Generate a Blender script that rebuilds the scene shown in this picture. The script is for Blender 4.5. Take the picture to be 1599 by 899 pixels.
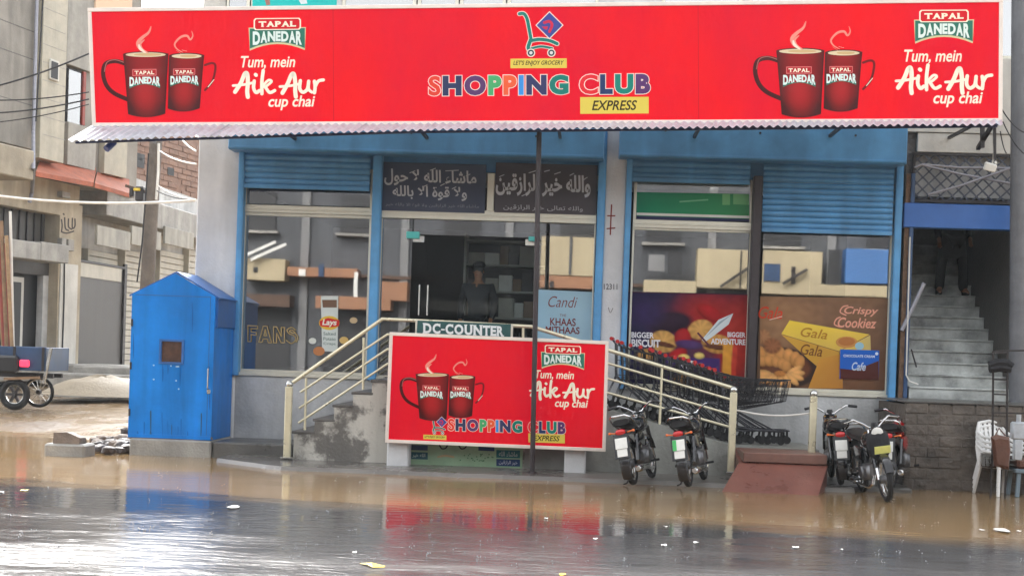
import bpy, bmesh, math, random
from mathutils import Vector, Matrix, Euler, noise
from math import pi, sin, cos, radians, sqrt
random.seed(7)
SC = bpy.context.scene
for o in list(bpy.data.objects): bpy.data.objects.remove(o)
COL = SC.collection

# ------------------------------------------------------------------ camera
PW, PH, F = 1599.0, 899.0, 2200.0
CAM = Vector((0, -20.5, 1.6))
YAW, PITCH, ROLL = radians(3.0), radians(-0.8), 0.0345
PX, PY = 799.5, 581.0
_d = Vector((-sin(YAW) * cos(PITCH), cos(YAW) * cos(PITCH), sin(PITCH)))
_r0 = Vector((cos(YAW), sin(YAW), 0)); _u0 = _r0.cross(_d)
_r = _r0 * cos(ROLL) + _u0 * sin(ROLL); _u = _u0 * cos(ROLL) - _r0 * sin(ROLL)
cd = bpy.data.cameras.new('camera'); cam = bpy.data.objects.new('camera', cd); COL.objects.link(cam)
cd.sensor_width = 36; cd.lens = 36 * F / PW
cd.shift_x = (PW / 2 - PX) / PW; cd.shift_y = (PY - PH / 2) / PW
cd.clip_end = 3000; cd.clip_start = 0.1
mw = Matrix((( _r.x, _u.x, -_d.x, CAM.x), (_r.y, _u.y, -_d.y, CAM.y), (_r.z, _u.z, -_d.z, CAM.z), (0, 0, 0, 1)))
cam.matrix_world = mw
SC.camera = cam

# ------------------------------------------------------------------ world, sun, exposure
SUN_AZ, SUN_EL = radians(-24), radians(40)      # veiled sun behind the buildings, to the left
world = bpy.data.worlds.new('World'); SC.world = world; world.use_nodes = True
wn = world.node_tree; wn.nodes.clear()
sky = wn.nodes.new('ShaderNodeTexSky'); sky.sky_type = 'NISHITA'; sky.sun_disc = False
sky.sun_elevation = SUN_EL; sky.sun_rotation = SUN_AZ % (2 * pi)
sky.air_density = 1.0; sky.dust_density = 4.0; sky.ozone_density = 1.0
hs = wn.nodes.new('ShaderNodeHueSaturation'); hs.inputs['Saturation'].default_value = 0.14
bg = wn.nodes.new('ShaderNodeBackground'); bg.inputs['Strength'].default_value = 0.15
wo = wn.nodes.new('ShaderNodeOutputWorld')
wn.links.new(sky.outputs[0], hs.inputs['Color']); wn.links.new(hs.outputs[0], bg.inputs[0]); wn.links.new(bg.outputs[0], wo.inputs[0])
sl = bpy.data.lights.new('sun', 'SUN'); sl.energy = 0.5; sl.angle = radians(22); sl.color = (1.0, 0.96, 0.9)
so = bpy.data.objects.new('sun', sl); COL.objects.link(so)
sd = Vector((sin(SUN_AZ) * cos(SUN_EL), cos(SUN_AZ) * cos(SUN_EL), sin(SUN_EL)))
so.rotation_euler = sd.to_track_quat('Z', 'Y').to_euler(); so.location = sd * 60
SC.view_settings.view_transform = 'Standard'; SC.view_settings.look = 'None'
SC.view_settings.exposure = 2.2; SC.view_settings.gamma = 1.0
SC.render.engine = 'CYCLES'; SC.cycles.use_denoising = True
SC.cycles.max_bounces = 8; SC.cycles.transparent_max_bounces = 16
SC.cycles.caustics_reflective = False; SC.cycles.caustics_refractive = False

# ------------------------------------------------------------------ photo pixel -> point on a real plane
def ray(px, py):
    return (_d + _r * ((px - PX) / F) - _u * ((py - PY) / F))
def atY(px, py, Y):
    v = ray(px, py); return CAM + v * ((Y - CAM.y) / v.y)
def atZ(px, py, Z):
    v = ray(px, py); return CAM + v * ((Z - CAM.z) / v.z)
def atD(px, py, D):                              # D metres of depth from the camera
    return CAM + ray(px, py) * D
def rect(Y, x0, y0, x1, y1):
    xm, ym = (x0 + x1) / 2, (y0 + y1) / 2
    return atY(x0, ym, Y).x, atY(x1, ym, Y).x, atY(xm, y1, Y).z, atY(xm, y0, Y).z
class Wall:                                      # a vertical plane through two ground points; d is measured towards the street
    def __init__(s, a, b):
        s.a = Vector((a[0], a[1], 0)); s.u = (Vector((b[0], b[1], 0)) - s.a); s.len = s.u.length; s.u.normalize()
        s.n = Vector((s.u.y, -s.u.x, 0))
    def hit(s, px, py, d=0):
        v = ray(px, py); o = s.a + s.n * d
        return CAM + v * ((o - CAM).dot(s.n) / v.dot(s.n))
    def uz(s, px, py, d=0):
        p = s.hit(px, py, d); return (p - s.a).dot(s.u), p.z
    def rect(s, x0, y0, x1, y1, d=0):
        xm, ym = (x0 + x1) / 2, (y0 + y1) / 2
        return s.uz(x0, ym, d)[0], s.uz(x1, ym, d)[0], s.uz(xm, y1, d)[1], s.uz(xm, y0, d)[1]
    def p(s, u, z, d=0):
        q = s.a + s.u * u + s.n * d; return Vector((q.x, q.y, z))

# ------------------------------------------------------------------ materials
def S(r, g, b):
    return tuple(((c / 255) / 12.92 if c / 255 <= .04045 else ((c / 255 + .055) / 1.055) ** 2.4) for c in (r, g, b))
MATS = {}
def M(name, c=(.5, .5, .5), rough=.6, metal=0., var=.18, scale=2.5, bump=0., bscale=40., streak=0., c2=None, spec=.5, coat=0., stretch=None, ramp=(.3, .7), bdist=.03):
    m = bpy.data.materials.new(name); m.use_nodes = True; t = m.node_tree; N = t.nodes; L = t.links
    b = N['Principled BSDF']; MATS[name] = m
    b.inputs['Roughness'].default_value = rough; b.inputs['Metallic'].default_value = metal
    b.inputs['Specular IOR Level'].default_value = spec
    if coat: b.inputs['Coat Weight'].default_value = coat; b.inputs['Coat Roughness'].default_value = .12
    g = N.new('ShaderNodeNewGeometry')
    pos = g.outputs['Position']
    mp = N.new('ShaderNodeMapping'); mp.inputs['Scale'].default_value = stretch or (1, 1, 1); L.new(pos, mp.inputs[0]); pos = mp.outputs[0]
    n = N.new('ShaderNodeTexNoise'); n.inputs['Scale'].default_value = scale; n.inputs['Detail'].default_value = 7; n.inputs['Roughness'].default_value = .65
    L.new(pos, n.inputs['Vector'])
    r = N.new('ShaderNodeValToRGB'); r.color_ramp.elements[0].position = ramp[0]; r.color_ramp.elements[1].position = ramp[1]
    k = 1 - var
    d = c2 if c2 else tuple(x * k for x in c)
    r.color_ramp.elements[0].color = (*d, 1); r.color_ramp.elements[1].color = (*[min(1, x * (1 + var * .35)) for x in c], 1)
    L.new(n.outputs['Fac'], r.inputs['Fac']); out = r.outputs['Color']
    if streak:
        m2 = N.new('ShaderNodeMapping'); m2.inputs['Scale'].default_value = (1.9, 1.9, .3); L.new(g.outputs['Position'], m2.inputs[0])
        n2 = N.new('ShaderNodeTexNoise'); n2.inputs['Scale'].default_value = 1.3; n2.inputs['Detail'].default_value = 8; n2.inputs['Distortion'].default_value = .6; L.new(m2.outputs[0], n2.inputs['Vector'])
        r2 = N.new('ShaderNodeValToRGB'); r2.color_ramp.elements[0].position = .36; r2.color_ramp.elements[1].position = .66
        r2.color_ramp.elements[0].color = (1 - streak,) * 3 + (1,); r2.color_ramp.elements[1].color = (1, 1, 1, 1); L.new(n2.outputs['Fac'], r2.inputs[0])
        mx = N.new('ShaderNodeMix'); mx.data_type = 'RGBA'; mx.blend_type = 'MULTIPLY'; mx.inputs[0].default_value = 1
        L.new(out, mx.inputs[6]); L.new(r2.outputs[0], mx.inputs[7]); out = mx.outputs[2]
    L.new(out, b.inputs['Base Color'])
    if rough > .12:
        mr = N.new('ShaderNodeMapRange'); mr.inputs['To Min'].default_value = max(.05, rough - .12); mr.inputs['To Max'].default_value = min(1, rough + .12)
        L.new(n.outputs['Fac'], mr.inputs['Value']); L.new(mr.outputs[0], b.inputs['Roughness'])
    if bump:
        n3 = N.new('ShaderNodeTexNoise'); n3.inputs['Scale'].default_value = bscale; n3.inputs['Detail'].default_value = 6; L.new(pos, n3.inputs['Vector'])
        bp = N.new('ShaderNodeBump'); bp.inputs['Strength'].default_value = bump; bp.inputs['Distance'].default_value = bdist
        L.new(n3.outputs['Fac'], bp.inputs['Height']); L.new(bp.outputs[0], b.inputs['Normal'])
    return m
def glass_mat(name, tint=(.75, .8, .8), refl=.31, fk=.9):
    m = bpy.data.materials.new(name); m.use_nodes = True; t = m.node_tree; t.nodes.clear(); N = t.nodes; L = t.links; MATS[name] = m
    o = N.new('ShaderNodeOutputMaterial'); mx = N.new('ShaderNodeMixShader'); tr = N.new('ShaderNodeBsdfTransparent'); gl = N.new('ShaderNodeBsdfGlossy')
    tr.inputs[0].default_value = (*tint, 1); gl.inputs['Roughness'].default_value = .015
    fr = N.new('ShaderNodeFresnel'); fr.inputs['IOR'].default_value = 1.7
    mu = N.new('ShaderNodeMath'); mu.operation = 'MULTIPLY_ADD'; mu.use_clamp = True; mu.inputs[1].default_value = fk; mu.inputs[2].default_value = refl; L.new(fr.outputs[0], mu.inputs[0])
    tc = N.new('ShaderNodeNewGeometry'); nz = N.new('ShaderNodeTexNoise'); nz.inputs['Scale'].default_value = 1.1; L.new(tc.outputs['Position'], nz.inputs['Vector'])
    bp = N.new('ShaderNodeBump'); bp.inputs['Strength'].default_value = .03; bp.inputs['Distance'].default_value = .01; L.new(nz.outputs['Fac'], bp.inputs['Height']); L.new(bp.outputs[0], gl.inputs['Normal'])
    L.new(mu.outputs[0], mx.inputs[0]); L.new(tr.outputs[0], mx.inputs[1]); L.new(gl.outputs[0], mx.inputs[2]); L.new(mx.outputs[0], o.inputs[0])
    return m
def print_mat(name, rough=.38, var=.12):
    m = bpy.data.materials.new(name); m.use_nodes = True; t = m.node_tree; N = t.nodes; L = t.links; b = N['Principled BSDF']; MATS[name] = m
    a = N.new('ShaderNodeAttribute'); a.attribute_name = 'Col'
    g = N.new('ShaderNodeNewGeometry'); n = N.new('ShaderNodeTexNoise'); n.inputs['Scale'].default_value = 1.6; n.inputs['Detail'].default_value = 6; L.new(g.outputs['Position'], n.inputs['Vector'])
    mr = N.new('ShaderNodeMapRange'); mr.inputs['To Min'].default_value = 1 - var; mr.inputs['To Max'].default_value = 1 + var * .6; L.new(n.outputs['Fac'], mr.inputs['Value'])
    mx = N.new('ShaderNodeVectorMath'); mx.operation = 'SCALE'; L.new(a.outputs['Color'], mx.inputs[0]); L.new(mr.outputs[0], mx.inputs['Scale'])
    L.new(mx.outputs[0], b.inputs['Base Color']); b.inputs['Roughness'].default_value = rough; b.inputs['Specular IOR Level'].default_value = .12
    return m
print_mat('print'); print_mat('print_matte', .6, .2)
glass_mat('shop_glass'); glass_mat('door_glass', (.9, .94, .94), .0, .18)
WHITE = (.8, .8, .78)
M('blue_paint', S(92, 158, 210), .42, 0, .25, 1.8, .08, 60, streak=.22)
M('blue_trim', S(92, 164, 218), .45, 0, .2, 3, .05, 50, streak=.15)
M('kiosk_blue', S(16, 136, 232), .42, 0, .22, 1.6, .4, 3.5, streak=.3, spec=.25)
M('kiosk_roof', S(40, 100, 170), .4, 0, .3, 5, .08)
M('sign_blue', S(44, 100, 176), .4, 0, .2, 2, .04)
M('plaster', S(226, 226, 226), .75, 0, .18, 1.4, .25, 30, streak=.22)
M('plaster_grey', S(206, 207, 206), .7, 0, .34, 1.3, .3, 25, streak=.25)
M('plaster_white', S(212, 210, 202), .7, 0, .2, 1.2, .2, 25, streak=.2)
M('concrete', S(164, 161, 154), .6, 0, .35, 2.2, .4, 30, streak=.25)
M('concrete_wet', S(92, 90, 86), .3, 0, .4, 2, .3, 30)
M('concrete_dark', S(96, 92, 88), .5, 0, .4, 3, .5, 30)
M('ramp_concrete', S(156, 157, 150), .5, 0, .35, 1.5, .3, 20, streak=.3)
M('maroon', S(132, 84, 72), .3, 0, .3, 3, .15, 20)
M('alum', S(216, 212, 196), .35, .35, .12, 4, .03)
M('steel_gold', S(228, 220, 190), .3, .5, .15, 6, .03)
M('steel', S(205, 205, 200), .2, .95, .12, 6)
M('galv', S(190, 196, 202), .5, .1, .3, 6, .05)
M('iron_dark', S(52, 48, 48), .5, .3, .3, 5, .1)
M('iron_brown', S(58, 50, 52), .5, .2, .35, 4, .15)
M('rust', S(96, 74, 60), .7, .2, .4, 6, .3)
M('black_plastic', S(26, 26, 28), .4, 0, .2, 8)
M('rubber', S(24, 24, 25), .75, 0, .3, 20, .2)
M('bike_black', S(20, 20, 24), .18, 0, .15, 6, coat=.6)
M('bike_red', S(170, 24, 28), .2, 0, .15, 6, coat=.6)
M('chrome', S(215, 215, 215), .12, 1, .1, 8)
M('engine', S(120, 120, 122), .4, .8, .25, 12)
M('seat_vinyl', S(24, 24, 26), .5, 0, .2, 20, .1)
M('lamp_red', S(200, 20, 24), .15, 0, .1, 10, coat=.5)
M('lamp_orange', S(235, 110, 20), .15, 0, .1, 10, coat=.5)
M('lens_clear', S(220, 220, 215), .1, 0, .1, 10)
M('plate_white', S(228, 228, 222), .4, 0, .08, 20)
M('plate_green', S(60, 180, 90), .4, 0, .08, 20)
M('plate_yellow', S(222, 222, 130), .4, 0, .1, 20)
M('cart_wire', S(62, 62, 66), .35, .6, .2, 10)
M('cart_red', S(190, 30, 32), .35, 0, .15, 8)
M('chair_white', S(222, 222, 220), .35, 0, .1, 4)
M('brown_leather', S(96, 62, 48), .45, 0, .3, 8, .2)
M('grey_blue', S(120, 138, 150), .5, 0, .25, 5)
M('skin', S(170, 120, 92), .5, 0, .1, 20)
M('cloth_dark', S(38, 40, 46), .8, 0, .25, 10, .2)
M('cloth_black', S(26, 26, 30), .8, 0, .25, 10, .2)
M('cloth_grey', S(90, 90, 96), .8, 0, .25, 10, .2)
M('hair', S(20, 18, 18), .5, 0, .2, 30)
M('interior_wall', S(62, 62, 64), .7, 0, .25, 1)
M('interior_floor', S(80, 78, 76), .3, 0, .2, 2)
M('shelf', S(170, 168, 160), .5, 0, .2, 4)
M('stair_marble', S(204, 208, 204), .45, 0, .38, 2.2, .15, 20, c2=S(108, 110, 108))
M('block_wall', S(100, 92, 84), .65, 0, .65, 3.5, 1.0, 14)
M('mortar', S(92, 85, 78), .8, 0, .3, 6, .5)
M('cream', S(212, 196, 160), .75, 0, .2, 1, .2, 25, streak=.2)
M('beige_wall', S(184, 172, 150), .75, 0, .32, .8, .25, 20, streak=.28)
M('grey_render', S(156, 151, 142), .8, 0, .32, .7, .25, 20, streak=.3)
M('terracotta', S(176, 96, 66), .7, 0, .35, 2, .3, 20, streak=.25)
M('brick_far', S(146, 116, 100), .8, 0, .35, 1.5, .4, 12)
M('dark_opening', S(44, 44, 46), .6, 0, .3, 2)
M('door_dark', S(70, 66, 62), .5, .1, .35, 2, .15, streak=.2)
M('shutter_cream', S(186, 180, 164), .5, .1, .2, 2, streak=.15)
M('wood_old', S(140, 112, 84), .7, 0, .4, 6, .3)
M('pole_wood', S(118, 108, 98), .75, 0, .35, 4, .4, streak=.3)
M('wire_black', S(34, 34, 36), .6)
M('wire_white', S(225, 222, 214), .5)
M('pipe_blue', S(60, 80, 150), .4)
M('rock', S(120, 104, 90), .6, 0, .45, 5, .5, 25)
M('rock_dark', S(72, 62, 58), .5, 0, .45, 5, .5, 25)
M('litter_white', S(232, 232, 226), .5)
M('litter_yellow', S(226, 196, 60), .5)
M('pipe_red', S(150, 60, 48), .5, 0, .3, 5)
M('bamboo', S(158, 128, 92), .6, 0, .35, 8, .2)
M('trike_blue', S(42, 72, 110), .4, 0, .3, 3, streak=.2)
M('opp_grey', S(88, 90, 94), .8, 0, .3, .4, .2, 10, streak=.25)
M('opp_cream', S(182, 168, 136), .7, 0, .15, .5, streak=.1)
M('board_old', S(168, 164, 152), .6, 0, .3, 2, streak=.3)
M('opp_wall_lt', S(126, 126, 126), .8, 0, .2, .6)
M('opp_orange', S(156, 112, 82), .7, 0, .2, .5)
M('opp_blue', S(66, 112, 168), .5, 0, .1, .5)
M('rust_pipe', S(150, 150, 158), .45, .4, .25, 6)

M('grille_iron', S(72, 78, 92), .5, .3, .3, 5)
M('pole_grey', S(104, 106, 110), .6, 0, .3, 3, .3)
M('tile_cream', S(182, 175, 156), .5, 0, .2, 3, .1, streak=.2); M('tile_grey', S(160, 156, 146), .55, 0, .25, 4, .1, streak=.25); M('peach', S(222, 190, 160), .7, 0, .1, 1)
M('sand', S(156, 144, 124), .6, 0, .25, 3, .4, 20)

def wet_ground(name, c1, c2, r_lo, r_hi, scale, bump, bscale, stretch, ramp=(.4, .6), spec=.5, big=.12, bdist=.02, crown=0., silt=None):
    m = bpy.data.materials.new(name); m.use_nodes = True; t = m.node_tree; N = t.nodes; L = t.links; b = N['Principled BSDF']; MATS[name] = m
    g = N.new('ShaderNodeNewGeometry'); mp = N.new('ShaderNodeMapping'); mp.inputs['Scale'].default_value = stretch; L.new(g.outputs['Position'], mp.inputs[0])
    n = N.new('ShaderNodeTexNoise'); n.inputs['Scale'].default_value = scale; n.inputs['Detail'].default_value = 9; n.inputs['Roughness'].default_value = .6; L.new(mp.outputs[0], n.inputs['Vector'])
    n0 = N.new('ShaderNodeTexNoise'); n0.inputs['Scale'].default_value = big; n0.inputs['Detail'].default_value = 3; L.new(g.outputs['Position'], n0.inputs['Vector'])
    ad = N.new('ShaderNodeMath'); ad.operation = 'ADD'; L.new(n.outputs['Fac'], ad.inputs[0]); L.new(n0.outputs['Fac'], ad.inputs[1])
    hf = N.new('ShaderNodeMath'); hf.operation = 'MULTIPLY'; hf.inputs[1].default_value = .5; L.new(ad.outputs[0], hf.inputs[0])
    if crown:                                    # water stands deeper at the road edge than on its crown
        sx = N.new('ShaderNodeSeparateXYZ'); L.new(g.outputs['Position'], sx.inputs[0]); cm = N.new('ShaderNodeMapRange'); cm.inputs['From Min'].default_value = -7.4; cm.inputs['From Max'].default_value = -10.2
        cm.inputs['To Min'].default_value = -crown; cm.inputs['To Max'].default_value = crown; L.new(sx.outputs['Y'], cm.inputs['Value']); a2 = N.new('ShaderNodeMath'); a2.operation = 'ADD'; L.new(hf.outputs[0], a2.inputs[0]); L.new(cm.outputs[0], a2.inputs[1]); hf = a2
    r = N.new('ShaderNodeValToRGB'); r.color_ramp.elements[0].position = ramp[0]; r.color_ramp.elements[1].position = ramp[1]
    r.color_ramp.elements[0].color = (*c1, 1); r.color_ramp.elements[1].color = (*c2, 1); L.new(hf.outputs[0], r.inputs[0]); L.new(r.outputs[0], b.inputs['Base Color'])
    if silt:                                     # mud washed over the asphalt along its flooded edge
        sa, sb, sc_ = silt; sv = N.new('ShaderNodeVectorMath'); sv.operation = 'DOT_PRODUCT'; sv.inputs[1].default_value = (-sb, 1, 0); L.new(g.outputs['Position'], sv.inputs[0])
        s1 = N.new('ShaderNodeMapRange'); s1.inputs['From Min'].default_value = sa - 1.5; s1.inputs['From Max'].default_value = sa; s1.inputs['To Min'].default_value = -.75; s1.inputs['To Max'].default_value = .55; s1.clamp = False; L.new(sv.outputs['Value'], s1.inputs['Value'])
        s2 = N.new('ShaderNodeMath'); s2.operation = 'ADD'; s2.use_clamp = True; L.new(s1.outputs[0], s2.inputs[0]); s3 = N.new('ShaderNodeMath'); s3.operation = 'MULTIPLY_ADD'; s3.inputs[1].default_value = 1.6; s3.inputs[2].default_value = -.45; L.new(n.outputs['Fac'], s3.inputs[0]); L.new(s3.outputs[0], s2.inputs[1])
        sm = N.new('ShaderNodeMix'); sm.data_type = 'RGBA'; L.new(s2.outputs[0], sm.inputs[0]); L.new(r.outputs[0], sm.inputs[6]); sm.inputs[7].default_value = (*sc_, 1); L.new(sm.outputs[2], b.inputs['Base Color'])
    mr = N.new('ShaderNodeMapRange'); mr.inputs['From Min'].default_value = ramp[0]; mr.inputs['From Max'].default_value = ramp[1]
    mr.inputs['To Min'].default_value = r_lo; mr.inputs['To Max'].default_value = r_hi; L.new(hf.outputs[0], mr.inputs['Value']); L.new(mr.outputs[0], b.inputs['Roughness'])
    b.inputs['Specular IOR Level'].default_value = spec
    n3 = N.new('ShaderNodeTexNoise'); n3.inputs['Scale'].default_value = bscale; n3.inputs['Detail'].default_value = 5; L.new(mp.outputs[0], n3.inputs['Vector'])
    ml = N.new('ShaderNodeMath'); ml.operation = 'MULTIPLY'; L.new(n3.outputs['Fac'], ml.inputs[0]); L.new(mr.outputs[0], ml.inputs[1])
    ms = N.new('ShaderNodeMath'); ms.operation = 'MULTIPLY_ADD'; ms.inputs[1].default_value = 1 / max(r_hi, .01); L.new(mr.outputs[0], ms.inputs[0]); ms.inputs[2].default_value = 0
    mm = N.new('ShaderNodeMath'); mm.operation = 'MULTIPLY'; L.new(n3.outputs['Fac'], mm.inputs[0]); L.new(ms.outputs[0], mm.inputs[1])
    bp = N.new('ShaderNodeBump'); bp.inputs['Strength'].default_value = bump; bp.inputs['Distance'].default_value = bdist; L.new(mm.outputs[0], bp.inputs['Height']); L.new(bp.outputs[0], b.inputs['Normal'])
    return m
EA, EB = atZ(100, 750, 0), atZ(1500, 836, 0)
wet_ground('asphalt_wet', S(60, 60, 62), S(88, 87, 86), .035, .34, 1.3, 1.0, 8, (.4, 1, 1), (.40, .70), .32, .35, .045, .1, (EA.y - (EB.y - EA.y) / (EB.x - EA.x) * EA.x, (EB.y - EA.y) / (EB.x - EA.x), S(140, 115, 82)))
wet_ground('mud_water', S(158, 130, 92), S(126, 103, 75), .05, .18, .8, .4, 9, (.5, 1, 1), (.4, .62), .6, .14, .008)
wet_ground('mud_ground', S(164, 140, 108), S(96, 78, 59), .06, .45, .75, .8, 5, (1, .6, 1), (.44, .58), .5, .16, .06)
wet_ground('pavement_wet', S(88, 84, 80), S(116, 112, 106), .12, .4, .9, .4, 20, (1, 1, 1), (.4, .6), .5, .2, .01)

# ------------------------------------------------------------------ mesh builder
class MB:
    def __init__(s): s.v = []; s.f = []; s.m = []; s.c = []; s.mi = 0; s.col = (1, 1, 1); s.smooth = []
    def add(s, vs, fs, smooth=False):
        o = len(s.v); s.v += [Vector(v) for v in vs]; s.c += [s.col] * len(vs)
        for f in fs: s.f.append([i + o for i in f]); s.m.append(s.mi); s.smooth.append(smooth)
        return s
    def box(s, x0, x1, y0, y1, z0, z1, b=0.0):
        x0, x1 = min(x0, x1), max(x0, x1); y0, y1 = min(y0, y1), max(y0, y1); z0, z1 = min(z0, z1), max(z0, z1)
        return s.obox(Vector(((x0 + x1) / 2, (y0 + y1) / 2, (z0 + z1) / 2)), ((x1 - x0) / 2, (y1 - y0) / 2, (z1 - z0) / 2), None, b)
    def obox(s, c, h, rot=None, b=0.0):
        b = min(b, min(h) * .45)
        R = rot or Matrix.Identity(3)
        if b <= 0:
            vs = [c + R @ Vector((sx * h[0], sy * h[1], sz * h[2])) for sx in (-1, 1) for sy in (-1, 1) for sz in (-1, 1)]
            fs = [(0, 1, 3, 2), (4, 6, 7, 5), (0, 4, 5, 1), (2, 3, 7, 6), (0, 2, 6, 4), (1, 5, 7, 3)]
            return s.add(vs, fs)
        bm = bmesh.new(); bmesh.ops.create_cube(bm, size=2)
        for v in bm.verts: v.co = Vector((v.co.x * h[0], v.co.y * h[1], v.co.z * h[2]))
        bmesh.ops.bevel(bm, geom=bm.edges[:], offset=b, segments=1, affect='EDGES')
        bm.verts.index_update(); vs = [c + R @ v.co for v in bm.verts]; fs = [[v.index for v in f.verts] for f in bm.faces]; bm.free()
        return s.add(vs, fs)
    def bar(s, a, b, w, t=None, up=Vector((0, 0, 1)), bev=0.0):
        a, b = Vector(a), Vector(b); d = b - a; L = d.length; d.normalize()
        if abs(d.dot(up)) > .98: up = Vector((0, 1, 0))
        x = d.cross(up).normalized(); y = x.cross(d)
        R = Matrix((x, d, y)).transposed()
        return s.obox((a + b) / 2, (w / 2, L / 2, (t or w) / 2), R, bev)
    def tube(s, pts, r, n=8, caps=True):
        pts = [Vector(p) for p in pts]; rs = r if isinstance(r, (list, tuple)) else [r] * len(pts)
        vs = []; prev = None
        for i, p in enumerate(pts):
            d = (pts[min(i + 1, len(pts) - 1)] - pts[max(i - 1, 0)]).normalized()
            if prev is None:
                up = Vector((0, 0, 1)) if abs(d.z) < .9 else Vector((0, 1, 0)); x = d.cross(up).normalized()
            else:
                x = (prev - d * prev.dot(d)).normalized()
            prev = x; y = d.cross(x)
            for k in range(n): vs.append(p + (x * cos(2 * pi * k / n) + y * sin(2 * pi * k / n)) * rs[i])
        fs = []
        for i in range(len(pts) - 1):
            for k in range(n): fs.append((i * n + k, i * n + (k + 1) % n, (i + 1) * n + (k + 1) % n, (i + 1) * n + k))
        if caps: fs.append(tuple(range(n - 1, -1, -1))); fs.append(tuple((len(pts) - 1) * n + k for k in range(n)))
        return s.add(vs, fs, True)
    def lathe(s, prof, c, axis='X', n=20, closed=False):
        # prof: (radius, along)
        vs = []; c = Vector(c)
        for r, h in prof:
            for k in range(n):
                a = 2 * pi * k / n
                v = {'X': (h, r * cos(a), r * sin(a)), 'Y': (r * cos(a), h, r * sin(a)), 'Z': (r * cos(a), r * sin(a), h)}[axis]
                vs.append(c + Vector(v))
        m = len(prof); fs = []
        for i in range(m if closed else m - 1):
            j = (i + 1) % m
            for k in range(n): fs.append((i * n + k, i * n + (k + 1) % n, j * n + (k + 1) % n, j * n + k))
        if not closed:
            fs.append(tuple(range(n - 1, -1, -1))); fs.append(tuple((m - 1) * n + k for k in range(n)))
        return s.add(vs, fs, True)
    def torus(s, c, R, r, axis='X', n=28, m=8, squash=1.0):
        return s.lathe([(R + r * cos(2 * pi * i / m), r * squash * sin(2 * pi * i / m)) for i in range(m)], c, axis, n, True)
    def sphere(s, c, r, n=10, m=7, sc=(1, 1, 1)):
        c = Vector(c); vs = [c + Vector((0, 0, -r * sc[2]))]
        for i in range(1, m):
            t = -pi / 2 + pi * i / m
            for k in range(n): vs.append(c + Vector((cos(t) * cos(2 * pi * k / n) * r * sc[0], cos(t) * sin(2 * pi * k / n) * r * sc[1], sin(t) * r * sc[2])))
        vs.append(c + Vector((0, 0, r * sc[2]))); fs = []
        for k in range(n): fs.append((0, 1 + (k + 1) % n, 1 + k)); fs.append((len(vs) - 1, 1 + (m - 2) * n + k, 1 + (m - 2) * n + (k + 1) % n))
        for i in range(m - 2):
            for k in range(n): fs.append((1 + i * n + k, 1 + i * n + (k + 1) % n, 1 + (i + 1) * n + (k + 1) % n, 1 + (i + 1) * n + k))
        return s.add(vs, fs, True)
    def loft(s, secs, caps=True):
        n = len(secs[0]); vs = [v for sec in secs for v in sec]; fs = []
        for i in range(len(secs) - 1):
            for k in range(n): fs.append((i * n + k, i * n + (k + 1) % n, (i + 1) * n + (k + 1) % n, (i + 1) * n + k))
        if caps: fs.append(tuple(range(n - 1, -1, -1))); fs.append(tuple((len(secs) - 1) * n + k for k in range(n)))
        return s.add(vs, fs, True)
    def prism(s, pts, off):
        off = Vector(off); n = len(pts); p = [Vector(x) for x in pts]
        vs = p + [q + off for q in p]; fs = [tuple(range(n)), tuple(range(2 * n - 1, n - 1, -1))]
        for i in range(n): fs.append((i, i + n, (i + 1) % n + n, (i + 1) % n))
        return s.add(vs, fs)
    def wbox(s, W, u0, u1, z0, z1, d0, d1, b=0.0):
        c = W.p((u0 + u1) / 2, (z0 + z1) / 2, (d0 + d1) / 2)
        R = Matrix((W.u, -W.n, Vector((0, 0, 1)))).transposed()
        return s.obox(c, (abs(u1 - u0) / 2, abs(d1 - d0) / 2, abs(z1 - z0) / 2), R, b)
    def build(s, name, mat, parent=None, color=False, fixn=True):
        me = bpy.data.meshes.new(name)
        off = Vector(parent['_o']) if parent is not None and '_o' in parent else Vector((0, 0, 0))
        me.from_pydata([v - off for v in s.v], [], s.f)
        mats = mat if isinstance(mat, (list, tuple)) else [mat]
        for k in mats: me.materials.append(MATS[k])
        me.polygons.foreach_set('material_index', s.m); me.polygons.foreach_set('use_smooth', s.smooth)
        if fixn:
            bm = bmesh.new(); bm.from_mesh(me); bmesh.ops.recalc_face_normals(bm, faces=bm.faces); bm.to_mesh(me); bm.free()
        if color:
            ca = me.color_attributes.new('Col', 'FLOAT_COLOR', 'POINT')
            ca.data.foreach_set('color', [x for c in s.c for x in (*c, 1)])
        if any(s.smooth):
            try: me.set_sharp_from_angle(angle=radians(42))
            except Exception: pass
        me.update()
        o = bpy.data.objects.new(name, me); COL.objects.link(o)
        if parent is not None:
            o.parent = parent; o['_o'] = parent['_o'] if '_o' in parent else (0, 0, 0)
        return o
def tag(o, label=None, cat=None, group=None, kind=None):
    if label: o['label'] = label
    if cat: o['category'] = cat
    if group: o['group'] = group
    if kind: o['kind'] = kind
    return o
def thing(name, label, cat, loc=(0, 0, 0), group=None):
    o = bpy.data.objects.new(name, None); COL.objects.link(o); o.location = loc; o['_o'] = tuple(loc)
    o.empty_display_size = .1
    return tag(o, label, cat, group)
def dup(o, parent=None):
    c = o.copy(); COL.objects.link(c); c.parent = parent
    for ch in o.children: dup(ch, c)
    return c
def one(name, mb, mat, label, cat, group=None, color=False):
    return tag(mb.build(name, mat, None, color), label, cat, group)
ORD = ['first', 'second', 'third', 'fourth', 'fifth', 'sixth', 'seventh', 'eighth', 'ninth', 'tenth', 'eleventh', 'twelfth', 'thirteenth', 'fourteenth',
       'fifteenth', 'sixteenth', 'seventeenth', 'eighteenth', 'nineteenth', 'twentieth', 'twenty-first', 'twenty-second']

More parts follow.
